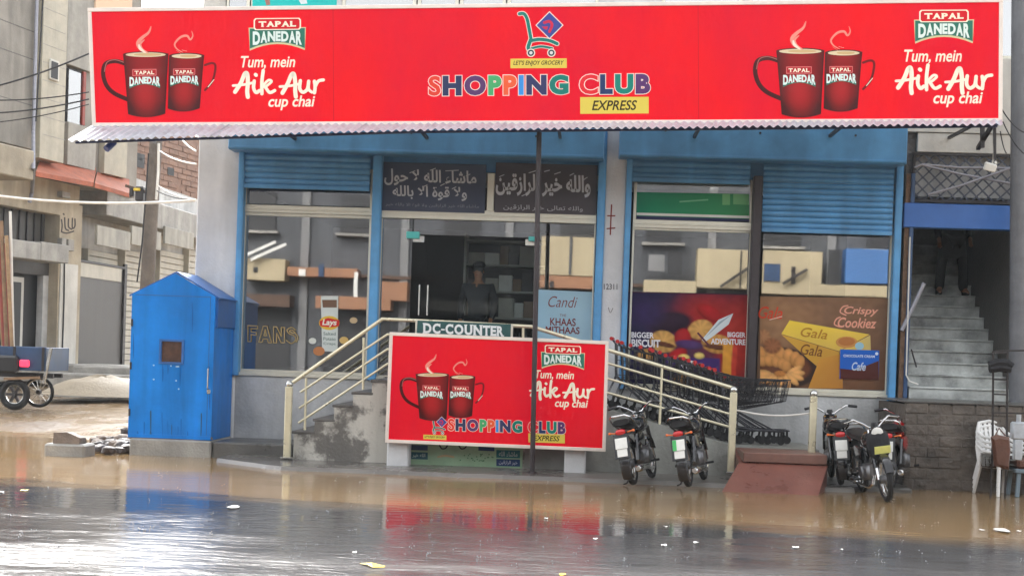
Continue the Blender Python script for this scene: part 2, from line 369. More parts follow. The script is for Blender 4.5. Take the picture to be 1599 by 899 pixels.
# ------------------------------------------------------------------ lettering: flat print lying on a plane
_tc = {}
def text_mesh(body, bold=0.0, shear=0.0, outline=0.0):
    k = (body, bold, shear, outline)
    if k in _tc: return _tc[k]
    c = bpy.data.curves.new('t', 'FONT'); c.body = body; c.size = 1; c.offset = bold; c.shear = shear; c.resolution_u = 4
    if outline: c.fill_mode = 'NONE' if 'NONE' in c.bl_rna.properties['fill_mode'].enum_items else c.fill_mode; c.bevel_depth = outline; c.bevel_resolution = 0
    o = bpy.data.objects.new('t', c); COL.objects.link(o)
    dg = bpy.context.evaluated_depsgraph_get(); me = bpy.data.meshes.new_from_object(o.evaluated_get(dg))
    vs = [tuple(v.co) for v in me.vertices]; fs = [tuple(p.vertices) for p in me.polygons]
    bpy.data.objects.remove(o); bpy.data.curves.remove(c); bpy.data.meshes.remove(me)
    xs = [v[0] for v in vs]; ys = [v[1] for v in vs]
    _tc[k] = (vs, fs, min(xs), max(xs), min(ys), max(ys)); return _tc[k]
class Ink:                                       # draws in photo pixels onto plane W at offset d
    def __init__(s, W, slope=0.0): s.W = W; s.mb = MB(); s.sl = slope; s.k = 0
    def P(s, x, y, d): return s.W.hit(x, y, .0015 + s.k * .00022 if d else 0)
    def text(s, body, x0, y0, x1, y1, col, d=.004, bold=0., shear=0., slope=None, ref=None, curve=0.0, outline=0.0):
        # box of the glyphs at its left end; the baseline falls by slope px per px
        vs, fs, a, b, c, e = text_mesh(body, bold, shear, outline)
        if ref: _, _, a, b, c, e = text_mesh(body, ref, shear)
        sl = s.sl if slope is None else slope; s.k += 1
        out = []
        for v in vs:
            t = (v[0] - a) / (b - a); w = (v[1] - c) / (e - c); x = x0 + t * (x1 - x0)
            k = (2 * t - 1) ** 2
            yb = y1 - curve * (1 - k) + 0
            y = yb + (y0 - yb) * w
            out.append(s.P(x, y + sl * (x - x0), d))
        s.mb.col = col; s.mb.add(out, fs); return s
    SERIF = {'D': 'lb lt', 'C': '', 'O': '', 'U': 'lt rt', 'N': 'lb lt rt', 'T': 'cb', 'E': 'lb lt', 'R': 'lb lt rb', 'A': 'lb rb', 'P': 'lb lt', 'L': 'lb lt'}
    def letters(s, body, x0, y0, x1, y1, col, bold, slope=0., curve=0., serif=False, gap=.06):
        adv = [text_mesh('H' + body[:i] + 'H', .0)[3] for i in range(len(body) + 1)]; tot = adv[-1] - adv[0]
        for i, ch in enumerate(body):
            if ch == ' ': continue
            wd = (adv[i + 1] - adv[i]) / tot * (x1 - x0); lx = x0 + (adv[i] - adv[0]) / tot * (x1 - x0) + wd * gap; rx = lx + wd * (1 - 2 * gap)
            t = ((lx + rx) / 2 - x0) / (x1 - x0); yb = y1 - curve * (1 - (2 * t - 1) ** 2) + slope * (lx - x0); yt = y0 + slope * (lx - x0)
            if ch == '-': yt, yb = yt + (yb - yt) * .5, yt + (yb - yt) * .64
            s.text(ch, lx, yt, rx, yb, col, .003, bold, slope=slope)
            if serif:
                h = yb - yt; w = rx - lx
                for q in Ink.SERIF.get(ch, '').split():
                    cx = {'l': lx + w * .14, 'r': rx - w * .12, 'c': (lx + rx) / 2}[q[0]]; hw = w * .2; cy = yb - h * .045 if q[1] == 'b' else yt + h * .045
                    s.poly([(cx - hw, cy - h * .045), (cx + hw, cy - h * .045), (cx + hw, cy + h * .045), (cx - hw, cy + h * .045)], col)
                if ch in 'TE':
                    for xx in ((lx, rx) if ch == 'T' else (rx,)): s.poly([(xx - w * .06, yt), (xx + w * .06, yt), (xx + w * .06, yt + h * .26), (xx - w * .06, yt + h * .26)], col)
                if ch in 'EL': s.poly([(rx - w * .06, yb - h * .28), (rx + w * .06, yb - h * .28), (rx + w * .06, yb), (rx - w * .06, yb)], col)
                if ch == 'C': s.poly([(rx - w * .1, yt + h * .03), (rx, yt + h * .03), (rx, yt + h * .34), (rx - w * .1, yt + h * .2)], col)
        return s
    def poly(s, pts, col, d=.003):
        s.k += 1; s.mb.col = col; s.mb.add([s.P(x, y, d) for x, y in pts], [tuple(range(len(pts)))]); return s
    def ell(s, cx, cy, rx, ry, col, d=.003, n=20, a0=0, rot=0):
        return s.poly([(cx + rx * cos(2 * pi * k / n) * cos(rot) - ry * sin(2 * pi * k / n) * sin(rot), cy + rx * cos(2 * pi * k / n) * sin(rot) + ry * sin(2 * pi * k / n) * cos(rot)) for k in range(n)], col, d)
    def stroke(s, pts, w, col, d=.004, sub=6, taper=False):
        # smooth ribbon with round ends
        P = [Vector((x, y)) for x, y in pts]; q = []
        if len(P) > 2:
            for i in range(len(P) - 1):
                p0, p1, p2, p3 = P[max(i - 1, 0)], P[i], P[i + 1], P[min(i + 2, len(P) - 1)]
                for k in range(sub):
                    t = k / sub; q.append(.5 * ((2 * p1) + (p2 - p0) * t + (2 * p0 - 5 * p1 + 4 * p2 - p3) * t * t + (3 * p1 - p0 - 3 * p2 + p3) * t ** 3))
            q.append(P[-1])
        else: q = P
        s.k += 1; n = len(q); L = []; Rr = []
        for i, p in enumerate(q):
            t = (q[min(i + 1, n - 1)] - q[max(i - 1, 0)]).normalized(); nn = Vector((-t.y, t.x))
            ww = w / 2 * ((1 - abs(2 * i / (n - 1) - 1)) ** .6 + .12 if taper else 1)
            L.append(p + nn * ww); Rr.append(p - nn * ww)
        vs = [s.P(p.x, p.y, d) for p in L + Rr]; s.mb.col = col
        s.mb.add(vs, [(i, i + 1, n + i + 1, n + i) for i in range(n - 1)])
        if not taper:
            for p in (q[0], q[-1]): s.ell(p.x, p.y, w / 2, w / 2, col, d + .0004 , 10)
        return s
    def grid(s, f, colf, nu, nv, d=.003):
        vs = []; cs = []; s.k += 1
        for j in range(nv + 1):
            for i in range(nu + 1):
                x, y = f(i / nu, j / nv); vs.append(s.P(x, y, d)); cs.append(colf(i / nu, j / nv))
        o = len(s.mb.v)
        s.mb.add(vs, [(j * (nu + 1) + i, j * (nu + 1) + i + 1, (j + 1) * (nu + 1) + i + 1, (j + 1) * (nu + 1) + i) for j in range(nv) for i in range(nu)])
        s.mb.c[o:] = cs; return s
    def build(s, name, parent, mat='print'): return s.mb.build(name, mat, parent, True, False)
def YW(Y): return Wall((-30, Y), (30, Y))       # facade-parallel plane, u = X + 30
# ================================================================== THE SETTING
def hgt(x, y):                                   # mud of the side street, rising away from the road
    t = max(0, y - .5); h = -.06 + min(1, t / 3) * .07 + .017 * t
    n = noise.noise(Vector((x * .35, y * .3, 1.3))) * .05 + noise.noise(Vector((x * 1.3, y * 1.1, 4.))) * .02
    tr = .03 * sin(x * 2.2 + y * .5) * max(0, min(1, (y - 1) / 4))
    return h + n + tr * .6
def build_ground():
    m = MB(); nx, ny = 110, 130
    X = [-115, -80, -55] + [-40 + i * .36 for i in range(nx)] + [4, 60, 115]
    Yv = [-1.2 + j * .3 if j < 60 else 16.8 + (j - 59) * .75 for j in range(ny)] + [90, 115]
    vs = [(x, y, hgt(x, y) if -41 < x < 1 and y < 75 else max(-.06, min(1.3, (y - .5) * .017))) for y in Yv for x in X]
    n = len(X); m.add(vs, [(j * n + i, j * n + i + 1, (j + 1) * n + i + 1, (j + 1) * n + i) for j in range(len(Yv) - 1) for i in range(n - 1)], True)
    return tag(m.build('ground', 'mud_ground'), kind='structure')
build_ground()
m = MB(); m.add([(-115, -60, -.03), (115, -60, -.03), (115, 30, -.03), (-115, 30, -.03)], [(0, 1, 2, 3)])
tag(m.build('terrain', 'mud_ground'), kind='structure')
m = MB(); m.add([(-60, -9, 0), (60, -9, 0), (60, 1.4, 0), (-60, 1.4, 0)], [(0, 1, 2, 3)])
tag(m.build('water', 'mud_water'), kind='structure')
# wet asphalt with a ragged edge where the muddy water begins
edge = [(-700, 700), (0, 742), (300, 768), (600, 788), (950, 799), (1280, 821), (1599, 843), (2300, 888)]
ep = []
for (xa, ya), (xb, yb) in zip(edge[:-1], edge[1:]):
    for k in range(14):
        t = k / 14; x = xa + (xb - xa) * t; y = ya + (yb - ya) * t
        p = atZ(x, y, .004); p.y += noise.noise(Vector((p.x * .8, 0, 0))) * .22 + noise.noise(Vector((p.x * 3, 5, 0))) * .07; ep.append(p)
m = MB(); far = [Vector((p.x, -25.0, .004)) for p in ep]
mid = [Vector((p.x, -12.0, .004)) for p in ep]; n = len(ep)
m.add(ep + mid + far, [(i, i + 1, n + i + 1, n + i) for i in range(n - 1)] + [(n + i, n + i + 1, 2 * n + i + 1, 2 * n + i) for i in range(n - 1)])
tag(m.build('road', 'asphalt_wet'), kind='structure')
# concrete apron in front of the steps, with a worn kerb
def apron():
    m = MB(); f = [];
    for k in range(40):
        t = k / 39; x = -4.9 + t * 8.3
        f.append((x, -2.7 + noise.noise(Vector((x * 1.5, 2, 0))) * .09 + (max(0, .12 - t) * 8 * .9), .05))
    b = [(x, -1.0, .06) for x, _, _ in f]; lo = [(x, y - .08, -.03) for x, y, _ in f]; n = len(f)
    m.add(b + f + lo, [(i, n + i, n + i + 1, i + 1) for i in range(n - 1)] + [(n + i, 2 * n + i, 2 * n + i + 1, n + i + 1) for i in range(n - 1)])
    return tag(m.build('pavement', 'pavement_wet'), kind='structure')
apron()

# ================================================================== SHOP BUILDING
FW = YW(0)
XL, XR = atY(307, 350, 0).x, 9.2
ZS = 1.18                                        # sill / shop floor level
shop = thing('shop_building', 'grey plastered corner shop with blue shutter frames and wide glass front', 'shop', (0, 0, 0))
def part(name, mat, *boxes, parent=None, b=.004):
    m = MB()
    for q in boxes: m.box(*q, b=b)
    return m.build(name, mat, parent or shop)
xa = atY(370, 500, 0).x; xe = atY(1396, 450, 0).x
xp0, xp1 = atY(942, 380, 0).x, atY(975, 380, 0).x
part('column', 'plaster', (XL, xa, -.02, .5, 0, 5.0), b=.02)
part('column', 'plaster', (xp0, xp1, -.04, .4, 0, 5.0), b=.015)
part('wall', 'plaster_grey', (xa, xp0, .01, .3, 0, ZS - .04))
part('wall', 'plaster_grey', (xp1, xe + .14, .01, .3, 0, ZS - .04))
part('lintel', 'plaster_grey', (XL + .3, XR, .14, .6, 4.05, 5.2))
part('upper_wall', 'plaster_white', (XL, XR, -.05, .3, 4.95, 6.02), (XL, XR, -.05, .3, 7.3, 7.9), (XL, XL + .35, .0, .3, 6.02, 7.3))
part('side_wall', 'plaster', (XL, XL + .25, .5, 12, 0, 7.9))
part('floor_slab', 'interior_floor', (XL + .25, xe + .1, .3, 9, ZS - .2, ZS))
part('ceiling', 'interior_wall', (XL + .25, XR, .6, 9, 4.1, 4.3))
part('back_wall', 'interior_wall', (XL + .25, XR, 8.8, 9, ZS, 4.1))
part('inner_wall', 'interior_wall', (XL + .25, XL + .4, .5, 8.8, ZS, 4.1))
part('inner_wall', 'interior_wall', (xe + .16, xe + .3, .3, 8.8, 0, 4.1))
part('roof_slab', 'concrete', (XL - .3, XR, -.3, 12, 7.9, 8.1))
# --- windows: aluminium frame bars and a pane
def window(X0, X1, Z0, Z1, Y=.06, fr=.045, mat='alum', glass='shop_glass', name='window', sides=(1, 1, 1, 1), par=None):
    m = MB()
    L, R, B, T = sides
    if L: m.box(X0, X0 + fr, Y, Y + .06, Z0, Z1, .004)
    if R: m.box(X1 - fr, X1, Y, Y + .06, Z0, Z1, .004)
    if B: m.box(X0 + (fr if L else 0), X1 - (fr if R else 0), Y + .001, Y + .058, Z0, Z0 + fr, .004)
    if T: m.box(X0 + (fr if L else 0), X1 - (fr if R else 0), Y + .001, Y + .058, Z1 - fr, Z1, .004)
    o = m.build(name, mat, par or shop)
    g = MB(); g.add([(X0 + fr * .4, Y + .03, Z0 + fr * .4), (X1 - fr * .4, Y + .03, Z0 + fr * .4), (X1 - fr * .4, Y + .03, Z1 - fr * .4), (X0 + fr * .4, Y + .03, Z1 - fr * .4)], [(0, 1, 2, 3)])
    g.build('pane', glass, o); return o
def mull(x0, x1, z0, z1, Y=.03):
    m = MB(); m.box(x0, x1, Y, Y + .1, z0, z1, .005); zc = (z0 + z1) / 2
    m.box(x0 + .003, x1 - .003, Y - .012, Y + .05, zc - .008, zc + .012, .002)
    return m.build('mullion', 'alum', shop)
gx = {}
X0, X1, Zb, Zt = rect(.06, 375, 330, 578, 580); XA0, XA1 = X0, X1
zm0 = rect(.06, 380, 322, 577, 334)
window(X0, X1, ZS, zm0[2]); mull(X0, X1, zm0[2], zm0[3]); window(X0, X1, zm0[3], 4.2, sides=(1, 1, 0, 1))
m = MB(); m.box(X0 - .02, X1 + .25, -.03, .14, ZS - .05, ZS - .001, .006); m.build('sill', 'alum', shop)
# middle bay
C0, C1 = atY(593, 400, .06).x, atY(929, 400, .06).x
zc = rect(.06, 595, 329, 928, 345); D0, D1 = atY(642, 440, .06).x, atY(836, 440, .06).x
zd = atY(740, 369, .06).z
mull(C0, C1, zc[2], zc[3])
window(C0, D0, ZS, zc[2], fr=.02, sides=(1, 0, 1, 0)); window(D1 + .03, C1, ZS, zc[2], fr=.02, sides=(0, 1, 1, 0))
window(D0, D1 + .03, zd, zc[2], fr=.015, sides=(0, 0, 0, 0))
part('mullion', 'alum', (atY(761, 290, .03).x, atY(772, 290, .03).x, .03, .13, zc[3], 4.2))
def leaf(x0, x1, Y):
    g = MB(); g.box(x0, x1, Y, Y + .012, ZS + .01, zd - .01); d = g.build('glass_door', 'door_glass', shop)
    for z in (ZS + .06, zd - .06):
        k = MB(); k.box(x0 + (.0 if x0 == D0 else x1 - x0 - .17), x0 + (.17 if x0 == D0 else x1 - x0), Y - .012, Y + .024, z - .05, z + .045, .004); k.build('patch_fitting', 'steel', d)
    return d
xh = atY(664, 440, .06).x
d1 = leaf(D0, xh, .085); d2 = leaf(xh + .008, D1, .11)
for d, x in ((d1, atY(655, 470, .06).x), (d2, atY(668, 470, .06).x)):
    h = MB(); z0, z1 = atY(660, 492, .06).z, atY(660, 445, .06).z; yy = .02
    h.tube([(x, yy, z0), (x, yy, z1)], .013, 8); h.tube([(x, yy, z0 + .05), (x, .1, z0 + .05)], .008, 6); h.tube([(x, yy, z1 - .05), (x, .1, z1 - .05)], .008, 6)
    h.build('door_handle', 'steel', d)
m = MB(); m.box(D0 - .09, D0 + .1, .02, .13, zd - .06, zd + .04, .005); m.col = (1, 1, 1); M('teal_fit', S(84, 200, 196), .4); m.build('door_closer', 'teal_fit', shop)
m = MB(); m.box(D1 - .12, D1 + .03, .02, .13, zd - .045, zd + .02, .005); m.build('door_closer', 'teal_fit', shop)
# right bays
E0, E1 = atY(984, 460, .06).x, atY(1171, 460, .06).x
ze = rect(.06, 985, 345, 1171, 358)
window(E0, E1, ZS, ze[2], fr=.03); mull(E0, E1, ze[2], ze[3]); window(E0, E1, ze[3], 4.2, sides=(1, 1, 0, 1))
G0, G1 = atY(1186, 480, .06).x, atY(1392, 480, .06).x
window(G0, G1, ZS, 4.2, fr=.05, sides=(0, 1, 1, 1))
m = MB(); m.box(E0 - .02, G1 + .02, -.03, .14, ZS - .05, ZS - .001, .006); m.build('sill', 'alum', shop)
# shutter guides (blue) and the dark iron mullion
def guide(px0, px1, py, z0, z1, mat='blue_trim', Y0=-.1, Y1=.06):
    m = MB(); x0, x1 = atY(px0, py, Y0).x, atY(px1, py, Y0).x
    m.box(x0, x1, Y0, Y1 - .001, z0, z1, .008); m.box(x0 + .02, x1 - .02, Y0 - .006, Y0 + .02, z0 + .002, z1 - .002, .002)
    return m.build('shutter_guide', mat, shop)
guide(368, 377, 400, ZS - .05, 4.9); guide(578, 592, 400, ZS - .05, 4.9)
guide(930, 942, 400, ZS - .05, 4.9); guide(974, 983, 400, ZS - .05, 4.9)
guide(1172, 1186, 430, ZS - .05, 4.25, 'iron_brown', -.13); guide(1394, 1405, 440, ZS - .12, 4.9)
# shutter boxes
def sbox(x0, x1, y0, y1, Yf):
    X0, X1, z0, z1 = rect(Yf, x0, y0, x1, y1)
    m = MB(); m.box(X0, X1, Yf, .0, z0, z1 + .12, .015); m.box(X0 + .01, X1 - .01, Yf - .012, Yf + .03, z0 + .02, z0 + .055, .004)
    o = m.build('shutter_box', 'blue_paint', shop); o['label'] = 'blue sheet metal shutter housing'
    for k in range(3):
        s = MB(); xx = X0 + (X1 - X0) * (.16 + k * .33); s.lathe([(.016, 0), (.016, .016), (.008, .02)], (xx, Yf - .02, z1 - .02), 'Y', 8); s.build('bolt', 'iron_dark', o)
    return z0
zb1 = sbox(356, 944, 206, 241, -.35); zb2 = sbox(967, 1417, 206, 251, -.33)
def roller(px0, px1, py_bot, ztop, n):
    x0, x1 = atY(px0, py_bot, -.06).x, atY(px1, py_bot, -.06).x; z0 = atY((px0 + px1) / 2, py_bot, -.06).z
    o = MB(); o.box(x0, x1, -.085, -.03, z0 - .001, z0 + .06, .006); r = o.build('roller_shutter', 'blue_paint', shop)
    h = (ztop - z0 - .06) / n
    pr = [(0, .0), (.25, -.018), (.5, -.024), (.75, -.018), (1, 0)]
    me = None
    for k in range(n):
        zz = z0 + .06 + k * h
        if me is None:
            s = MB(); s.add([(x, -.05 + q[1], zz + .002 + q[0] * (h - .004)) for x in (x0, x1) for q in pr], [(i, i + 1, 6 + i, 5 + i) for i in range(4)], True)
            a = s.build('slat', 'blue_paint', r); me = a
        else:
            c = me.copy(); COL.objects.link(c); c.parent = r; c.location.z = k * h
roller(379, 577, 296, 4.92, 11); roller(985, 1171, 286, 4.92, 9); roller(1189, 1393, 365, 4.92, 17)
part('fascia_plate', 'blue_paint', (xa + .02, xe, .1, .138, 4.22, 4.94))
# upper storey windows behind the banner
ups = [(352, 390, 'dark_opening'), (392, 526, None), (534, 650, None), (652, 716, None), (718, 790, None), (792, 935, None), (1033, 1160, None), (1168, 1300, None), (1310, 1480, None), (1496, 1599, None)]
for k, (a, b, mt) in enumerate(ups):
    x0, x1 = atY(a, 8, -.0).x, atY(b, 8, -.0).x
    w = window(x0, x1, 6.02, 7.3, Y=.0, fr=.05, name='upper_window'); m = MB(); m.box(x0, x1, .2, .22, 6.03, 7.28); m.build('blind', 'opp_grey' if k % 2 else 'dark_opening', w)
for k in range(len(ups) - 1):
    x0, x1 = atY(ups[k][1], 8, 0).x, atY(ups[k + 1][0], 8, 0).x
    if x1 - x0 > .03: part('pier', 'plaster', (x0 + .002, x1 - .002, -.02, .3, 6.02, 7.3), b=.003)
ink = Ink(YW(-.006)); ink.poly([(394, -12), (526, -12), (526, 11), (394, 11)], S(40, 196, 190)); ink.poly([(410, -12), (420, -12), (422, 8), (416, 9)], S(170, 120, 110), .006); ink.poly([(460, -12), (475, -12), (480, 6), (470, 7)], S(220, 230, 230), .006)
tag(ink.build('window_poster', None), 'turquoise poster in an upper window above the big red banner', 'poster')

# painted marks on the pillar
ink = Ink(YW(-.04)); rd = S(130, 52, 44)
ink.stroke([(955, 320), (954, 340), (953, 366)], 2.2, rd, .002); ink.stroke([(949, 337), (960, 337)], 2, rd, .0036); ink.stroke([(948, 357), (960, 356)], 2, rd, .0036)
ink.text('12311', 943, 443, 964, 452, S(90, 88, 92), .003, .01)
ink.stroke([(950, 480), (953, 488), (957, 481)], 1.2, S(140, 136, 134), .002)
ink.build('paint_mark', shop)

# ================================================================== SIGN PANELS WITH CALLIGRAPHY
AF = {'ا': (0xFE8D, 0xFE8E, 0, 0), 'ب': (0xFE8F, 0xFE90, 0xFE91, 0xFE92), 'ة': (0xFE93, 0xFE94, 0, 0), 'ت': (0xFE95, 0xFE96, 0xFE97, 0xFE98), 'ح': (0xFEA1, 0xFEA2, 0xFEA3, 0xFEA4), 'خ': (0xFEA5, 0xFEA6, 0xFEA7, 0xFEA8),
      'د': (0xFEA9, 0xFEAA, 0, 0), 'ر': (0xFEAD, 0xFEAE, 0, 0), 'ز': (0xFEAF, 0xFEB0, 0, 0), 'ش': (0xFEB5, 0xFEB6, 0xFEB7, 0xFEB8), 'ع': (0xFEC9, 0xFECA, 0xFECB, 0xFECC), 'ق': (0xFED5, 0xFED6, 0xFED7, 0xFED8), 'ل': (0xFEDD, 0xFEDE, 0xFEDF, 0xFEE0),
      'م': (0xFEE1, 0xFEE2, 0xFEE3, 0xFEE4), 'ن': (0xFEE5, 0xFEE6, 0xFEE7, 0xFEE8), 'ه': (0xFEE9, 0xFEEA, 0xFEEB, 0xFEEC), 'و': (0xFEED, 0xFEEE, 0, 0), 'ي': (0xFEF1, 0xFEF2, 0xFEF3, 0xFEF4), 'ى': (0xFEEF, 0xFEF0, 0, 0), 'ء': (0xFE80, 0, 0, 0), 'ﻻ': (0xFEFB, 0xFEFC, 0, 0)}
def arab(t):
    t = t.replace('لا', 'ﻻ'); out = []
    for i, c in enumerate(t):
        if c not in AF: out.append(c); continue
        f = AF[c]; p = i > 0 and t[i - 1] in AF and AF[t[i - 1]][2] and f[1]; n = i + 1 < len(t) and t[i + 1] in AF and f[2] and AF[t[i + 1]][1]
        out.append(chr(f[3] if p and n else f[1] if p else f[2] if n else f[0]))
    return ''.join(reversed(out))
def sign_panel(x0, x1, y0, y1, col, lines, label, marks):
    X0, X1, z0, z1 = rect(.02, x0, y0, x1, y1)
    t = thing('verse_panel', label, 'sign', (X0, .02, z0))
    b = MB(); b.box(X0, X1, .02, .055, z0 + .002, z1); M('panel_%d' % x0, col, .45, 0, .15, 2); b.build('board', 'panel_%d' % x0, t)
    for s, a, b2, c, d, bo, cl in lines: ink = Ink(YW(.02), .028); ink.text(arab(s), a, b2, c, d, cl, .003, bo); ink.build('lettering', t)
    for (a, b2, c, d) in marks: ink = Ink(YW(.02)); ink.k = 2; ink.stroke([(a, b2), (c, d)], 1.3, S(196, 198, 204), .004); ink.build('vowel_mark', t)
lc = S(198, 200, 206)
sign_panel(595, 758, 255, 331, S(52, 60, 84), [('ماشاء الله لا حول', 600, 263, 744, 289, .022, lc), ('ولا قوة الا بالله', 613, 289, 729, 311, .022, lc), ('ماشاء الله خير الرازقين ولا قوة الا بالله خير', 602, 316, 748, 322, .0, S(140, 144, 156))],
           'dark navy panel with two lines of Arabic calligraphy over the shop entrance', [(640, 270, 648, 267), (672, 266, 680, 263), (696, 267, 716, 266), (728, 275, 734, 272), (688, 290, 694, 287), (660, 292, 667, 289), (706, 295, 712, 292)])
sign_panel(773, 932, 256, 334, S(62, 54, 60), [('والله خير الرازقين', 774, 270, 922, 305, .032, lc), ('والله تعالى خير الرازقين', 786, 319, 910, 328, .004, S(180, 180, 184))],
           'brownish panel with one large line of Arabic calligraphy beside the navy panel', [(780, 276, 787, 273), (826, 270, 836, 267), (866, 272, 875, 269), (890, 274, 896, 271), (911, 281, 917, 277), (815, 306, 822, 303), (850, 268, 858, 266)])

# ================================================================== BANNER PRINT
BW = YW(-2.0)
RED = S(240, 14, 18)
CR = S(250, 238, 214)
def danedar(ink, x, y, w, h, sl, d, crest=True):
    g1, g2 = S(48, 116, 96), S(226, 240, 232)
    f = lambda u, v: (x + u * w, y + v * h + sl * u * w)
    if crest:
        cur = lambda v: [f(u / 8, v - .20 * (1 - (2 * u / 8 - 1) ** 2)) for u in range(8, -1, -1)]
        ink.poly([f(-.02, .30), f(1.02, .30)] + [(p[0], p[1]) for p in cur(1.03)], S(214, 206, 160), d); ink.poly([f(0, .33), f(1, .33)] + cur(.97), g1, d + .001)
        ink.poly([f(.1, 0), f(.9, 0), f(.93, .06), f(.93, .32), f(.9, .38), f(.1, .38), f(.07, .32), f(.07, .06)], CR, d + .0015); ink.poly([f(.12, .03), f(.88, .03), f(.905, .08), f(.905, .30), f(.88, .35), f(.12, .35), f(.095, .30), f(.095, .08)], S(214, 16, 30), d + .002)
        ink.letters('TAPAL', *f(.16, .10), f(.84, 0)[0], f(0, .28)[1] + sl * w * .16, CR, .05, slope=sl, serif=True, gap=.05)
        ink.letters('DANEDAR', *f(.05, .42), f(.95, 0)[0], f(0, .90)[1] + sl * w * .06, g2, .05, slope=sl, curve=.16 * h, gap=.03)
    else:
        ink.poly([f(.1, .0), f(.88, .0), f(.88, .36), f(.1, .36)], S(228, 120, 116), d + .001); ink.poly([f(.12, .04), f(.86, .04), f(.86, .32), f(.12, .32)], S(180, 22, 30), d + .002)
        ink.letters('TAPAL', *f(.17, .09), f(.81, 0)[0], f(0, .28)[1], CR, .04, slope=sl, serif=True, gap=.05)
        cur = [f(u / 8, 1.04 - .22 * (1 - (2 * u / 8 - 1) ** 2)) for u in range(8, -1, -1)]
        ink.poly([f(0, .8), f(1, .8)] + cur, g1, d + .001)
        ink.letters('DANEDAR', *f(0, .42), f(1, 0)[0], f(0, .98)[1], g2, .05, slope=sl, curve=.2 * h, gap=.02)
def mug_art(ink, ox, oy, s, sl, d=.003):
    # coordinates of the mugs on the banner's left end, moved and scaled
    T = lambda x, y: (ox + (x - 158) * s, oy + (y - 45) * s + sl * (x - 158) * s)
    dk, md, hi = S(66, 16, 16), S(150, 22, 26), S(186, 34, 34)
    def mug(xl, xr, bl, br, yt, yb, dd):
        def f(u, v):
            e = v ** .9; l = xl + (bl - xl) * e; r = xr + (br - xr) * e
            y = yt + (yb - yt) * v + 5 * (1 - (2 * u - 1) ** 2) * (1 if v > .5 else .5) * (v * 1.0 + (1 - v) * .8)
            return T(l + (r - l) * u, y)
        def cf(u, v):
            e = (2 * u - 1) ** 2; k = min(1, e * .9 + max(0, v - .72) * 2.6); k2 = .35 * max(0, 1 - ((u - .45) / .3) ** 2) * max(0, 1 - ((v - .6) / .35) ** 2)
            return tuple(md[i] * (1 - k) + dk[i] * k + (hi[i] - md[i]) * k2 * 2 for i in range(3))
        ink.grid(f, cf, 12, 12, dd)
        cx = (xl + xr) / 2; rx = (xr - xl) / 2
        a = T(cx, yt + 1); ink.ell(a[0], a[1], rx * s, 4.6 * s, S(80, 16, 16), dd + .001); ink.ell(a[0], a[1] + .6 * s, (rx - 4) * s, 3.6 * s, S(226, 208, 170), dd + .002); ink.ell(a[0] + 3 * s, a[1] + .4 * s, (rx - 14) * s, 2.2 * s, S(206, 176, 128), dd + .0026)
    st = lambda pts, w, c, dd, **k: ink.stroke([T(*p) for p in pts], w * s, c, dd, **k)
    st([(195, 100), (180, 96), (165, 100), (161, 115), (166, 133), (178, 146), (199, 156)], 6.5, dk, d); st([(193, 98), (179, 94), (167, 98), (163, 112)], 1.4, S(170, 110, 100), d + .001)
    st([(320, 104), (330, 101), (336, 104), (335, 118), (330, 132), (320, 143)], 3.4, S(110, 18, 20), d); st([(334, 127), (325, 138)], 1.2, CR, d + .001)
    mug(264, 319, 262, 312, 88, 171, d + .0005); mug(192, 263, 200, 258, 85, 179, d + .004)
    for pts, w in (([(225, 83), (217, 76), (215, 68), (222, 60), (232, 52), (236, 42)], 5), ([(232, 84), (222, 78), (219, 70), (226, 63)], 4), ([(286, 84), (276, 78), (273, 70), (282, 60), (292, 58), (297, 64), (301, 58), (299, 50)], 3.2), ([(283, 86), (275, 80)], 4)):
        st(pts, w, S(240, 148, 130), d + .008, taper=True)
    for pts, w in (([(228, 84), (219, 77), (217, 70)], 4), ([(292, 82), (284, 80)], 3)): st(pts, w, S(248, 226, 206), d + .009, taper=True)
    for bx, by, w, h in ((202, 109, 48, 29), (266, 109, 44, 27)): a = T(bx, by); danedar(ink, a[0], a[1], w * s, h * s, sl, d + .008, False)
def slogan(ink, x, y, s, sl, d=.003):
    # "Tum, mein / Aik Aur / cup chai", unit = px of the banner's left end, origin (362, 88)
    T = lambda a, b: (x + (a - 362) * s, y + (b - 88) * s + sl * (a - 362) * s)
    tx = lambda t, a, b, c, e, bo: ink.text(t, *T(a, b), T(c, b)[0], T(a, e)[1], CR, d, bo, .22, slope=sl)
    tx('Tum, mein', 376, 88, 461, 109, .016); tx('cup chai', 419, 150, 492, 173, .02)
    st = lambda pts, w=6.4: ink.stroke([T(*p) for p in pts], w * s, CR, d)
    st([(367, 144), (376, 130), (382, 116), (386, 116), (387, 130), (386, 143), (387, 152)]); st([(364, 134), (378, 133), (394, 130)], 4)
    st([(397, 127), (396, 138), (400, 145), (405, 142)], 5.4); st([(399, 117), (400, 118)], 5.6)
    st([(411, 111), (409, 128), (409, 147)], 5.4); st([(411, 134), (419, 126), (424, 128), (416, 135), (412, 136)], 4); st([(414, 136), (421, 145), (429, 142)], 5)
    st([(441, 146), (449, 132), (455, 118), (459, 117), (461, 130), (461, 143), (462, 152)]); st([(437, 136), (452, 135), (467, 132)], 4)
    st([(469, 127), (468, 139), (473, 145), (480, 140), (482, 128)], 5.4); st([(482, 128), (482, 140), (487, 145)], 4.6)
    st([(491, 128), (492, 137), (491, 146)], 5.4); st([(492, 137), (497, 128), (505, 126)], 5)
SCOL = [S(232, 62, 40), S(48, 58, 92), S(92, 56, 104), S(74, 168, 106), S(236, 96, 56), S(60, 142, 214), S(54, 58, 98), S(22, 122, 108), None, S(232, 40, 48), S(40, 58, 100), S(22, 128, 112), S(92, 52, 106)]
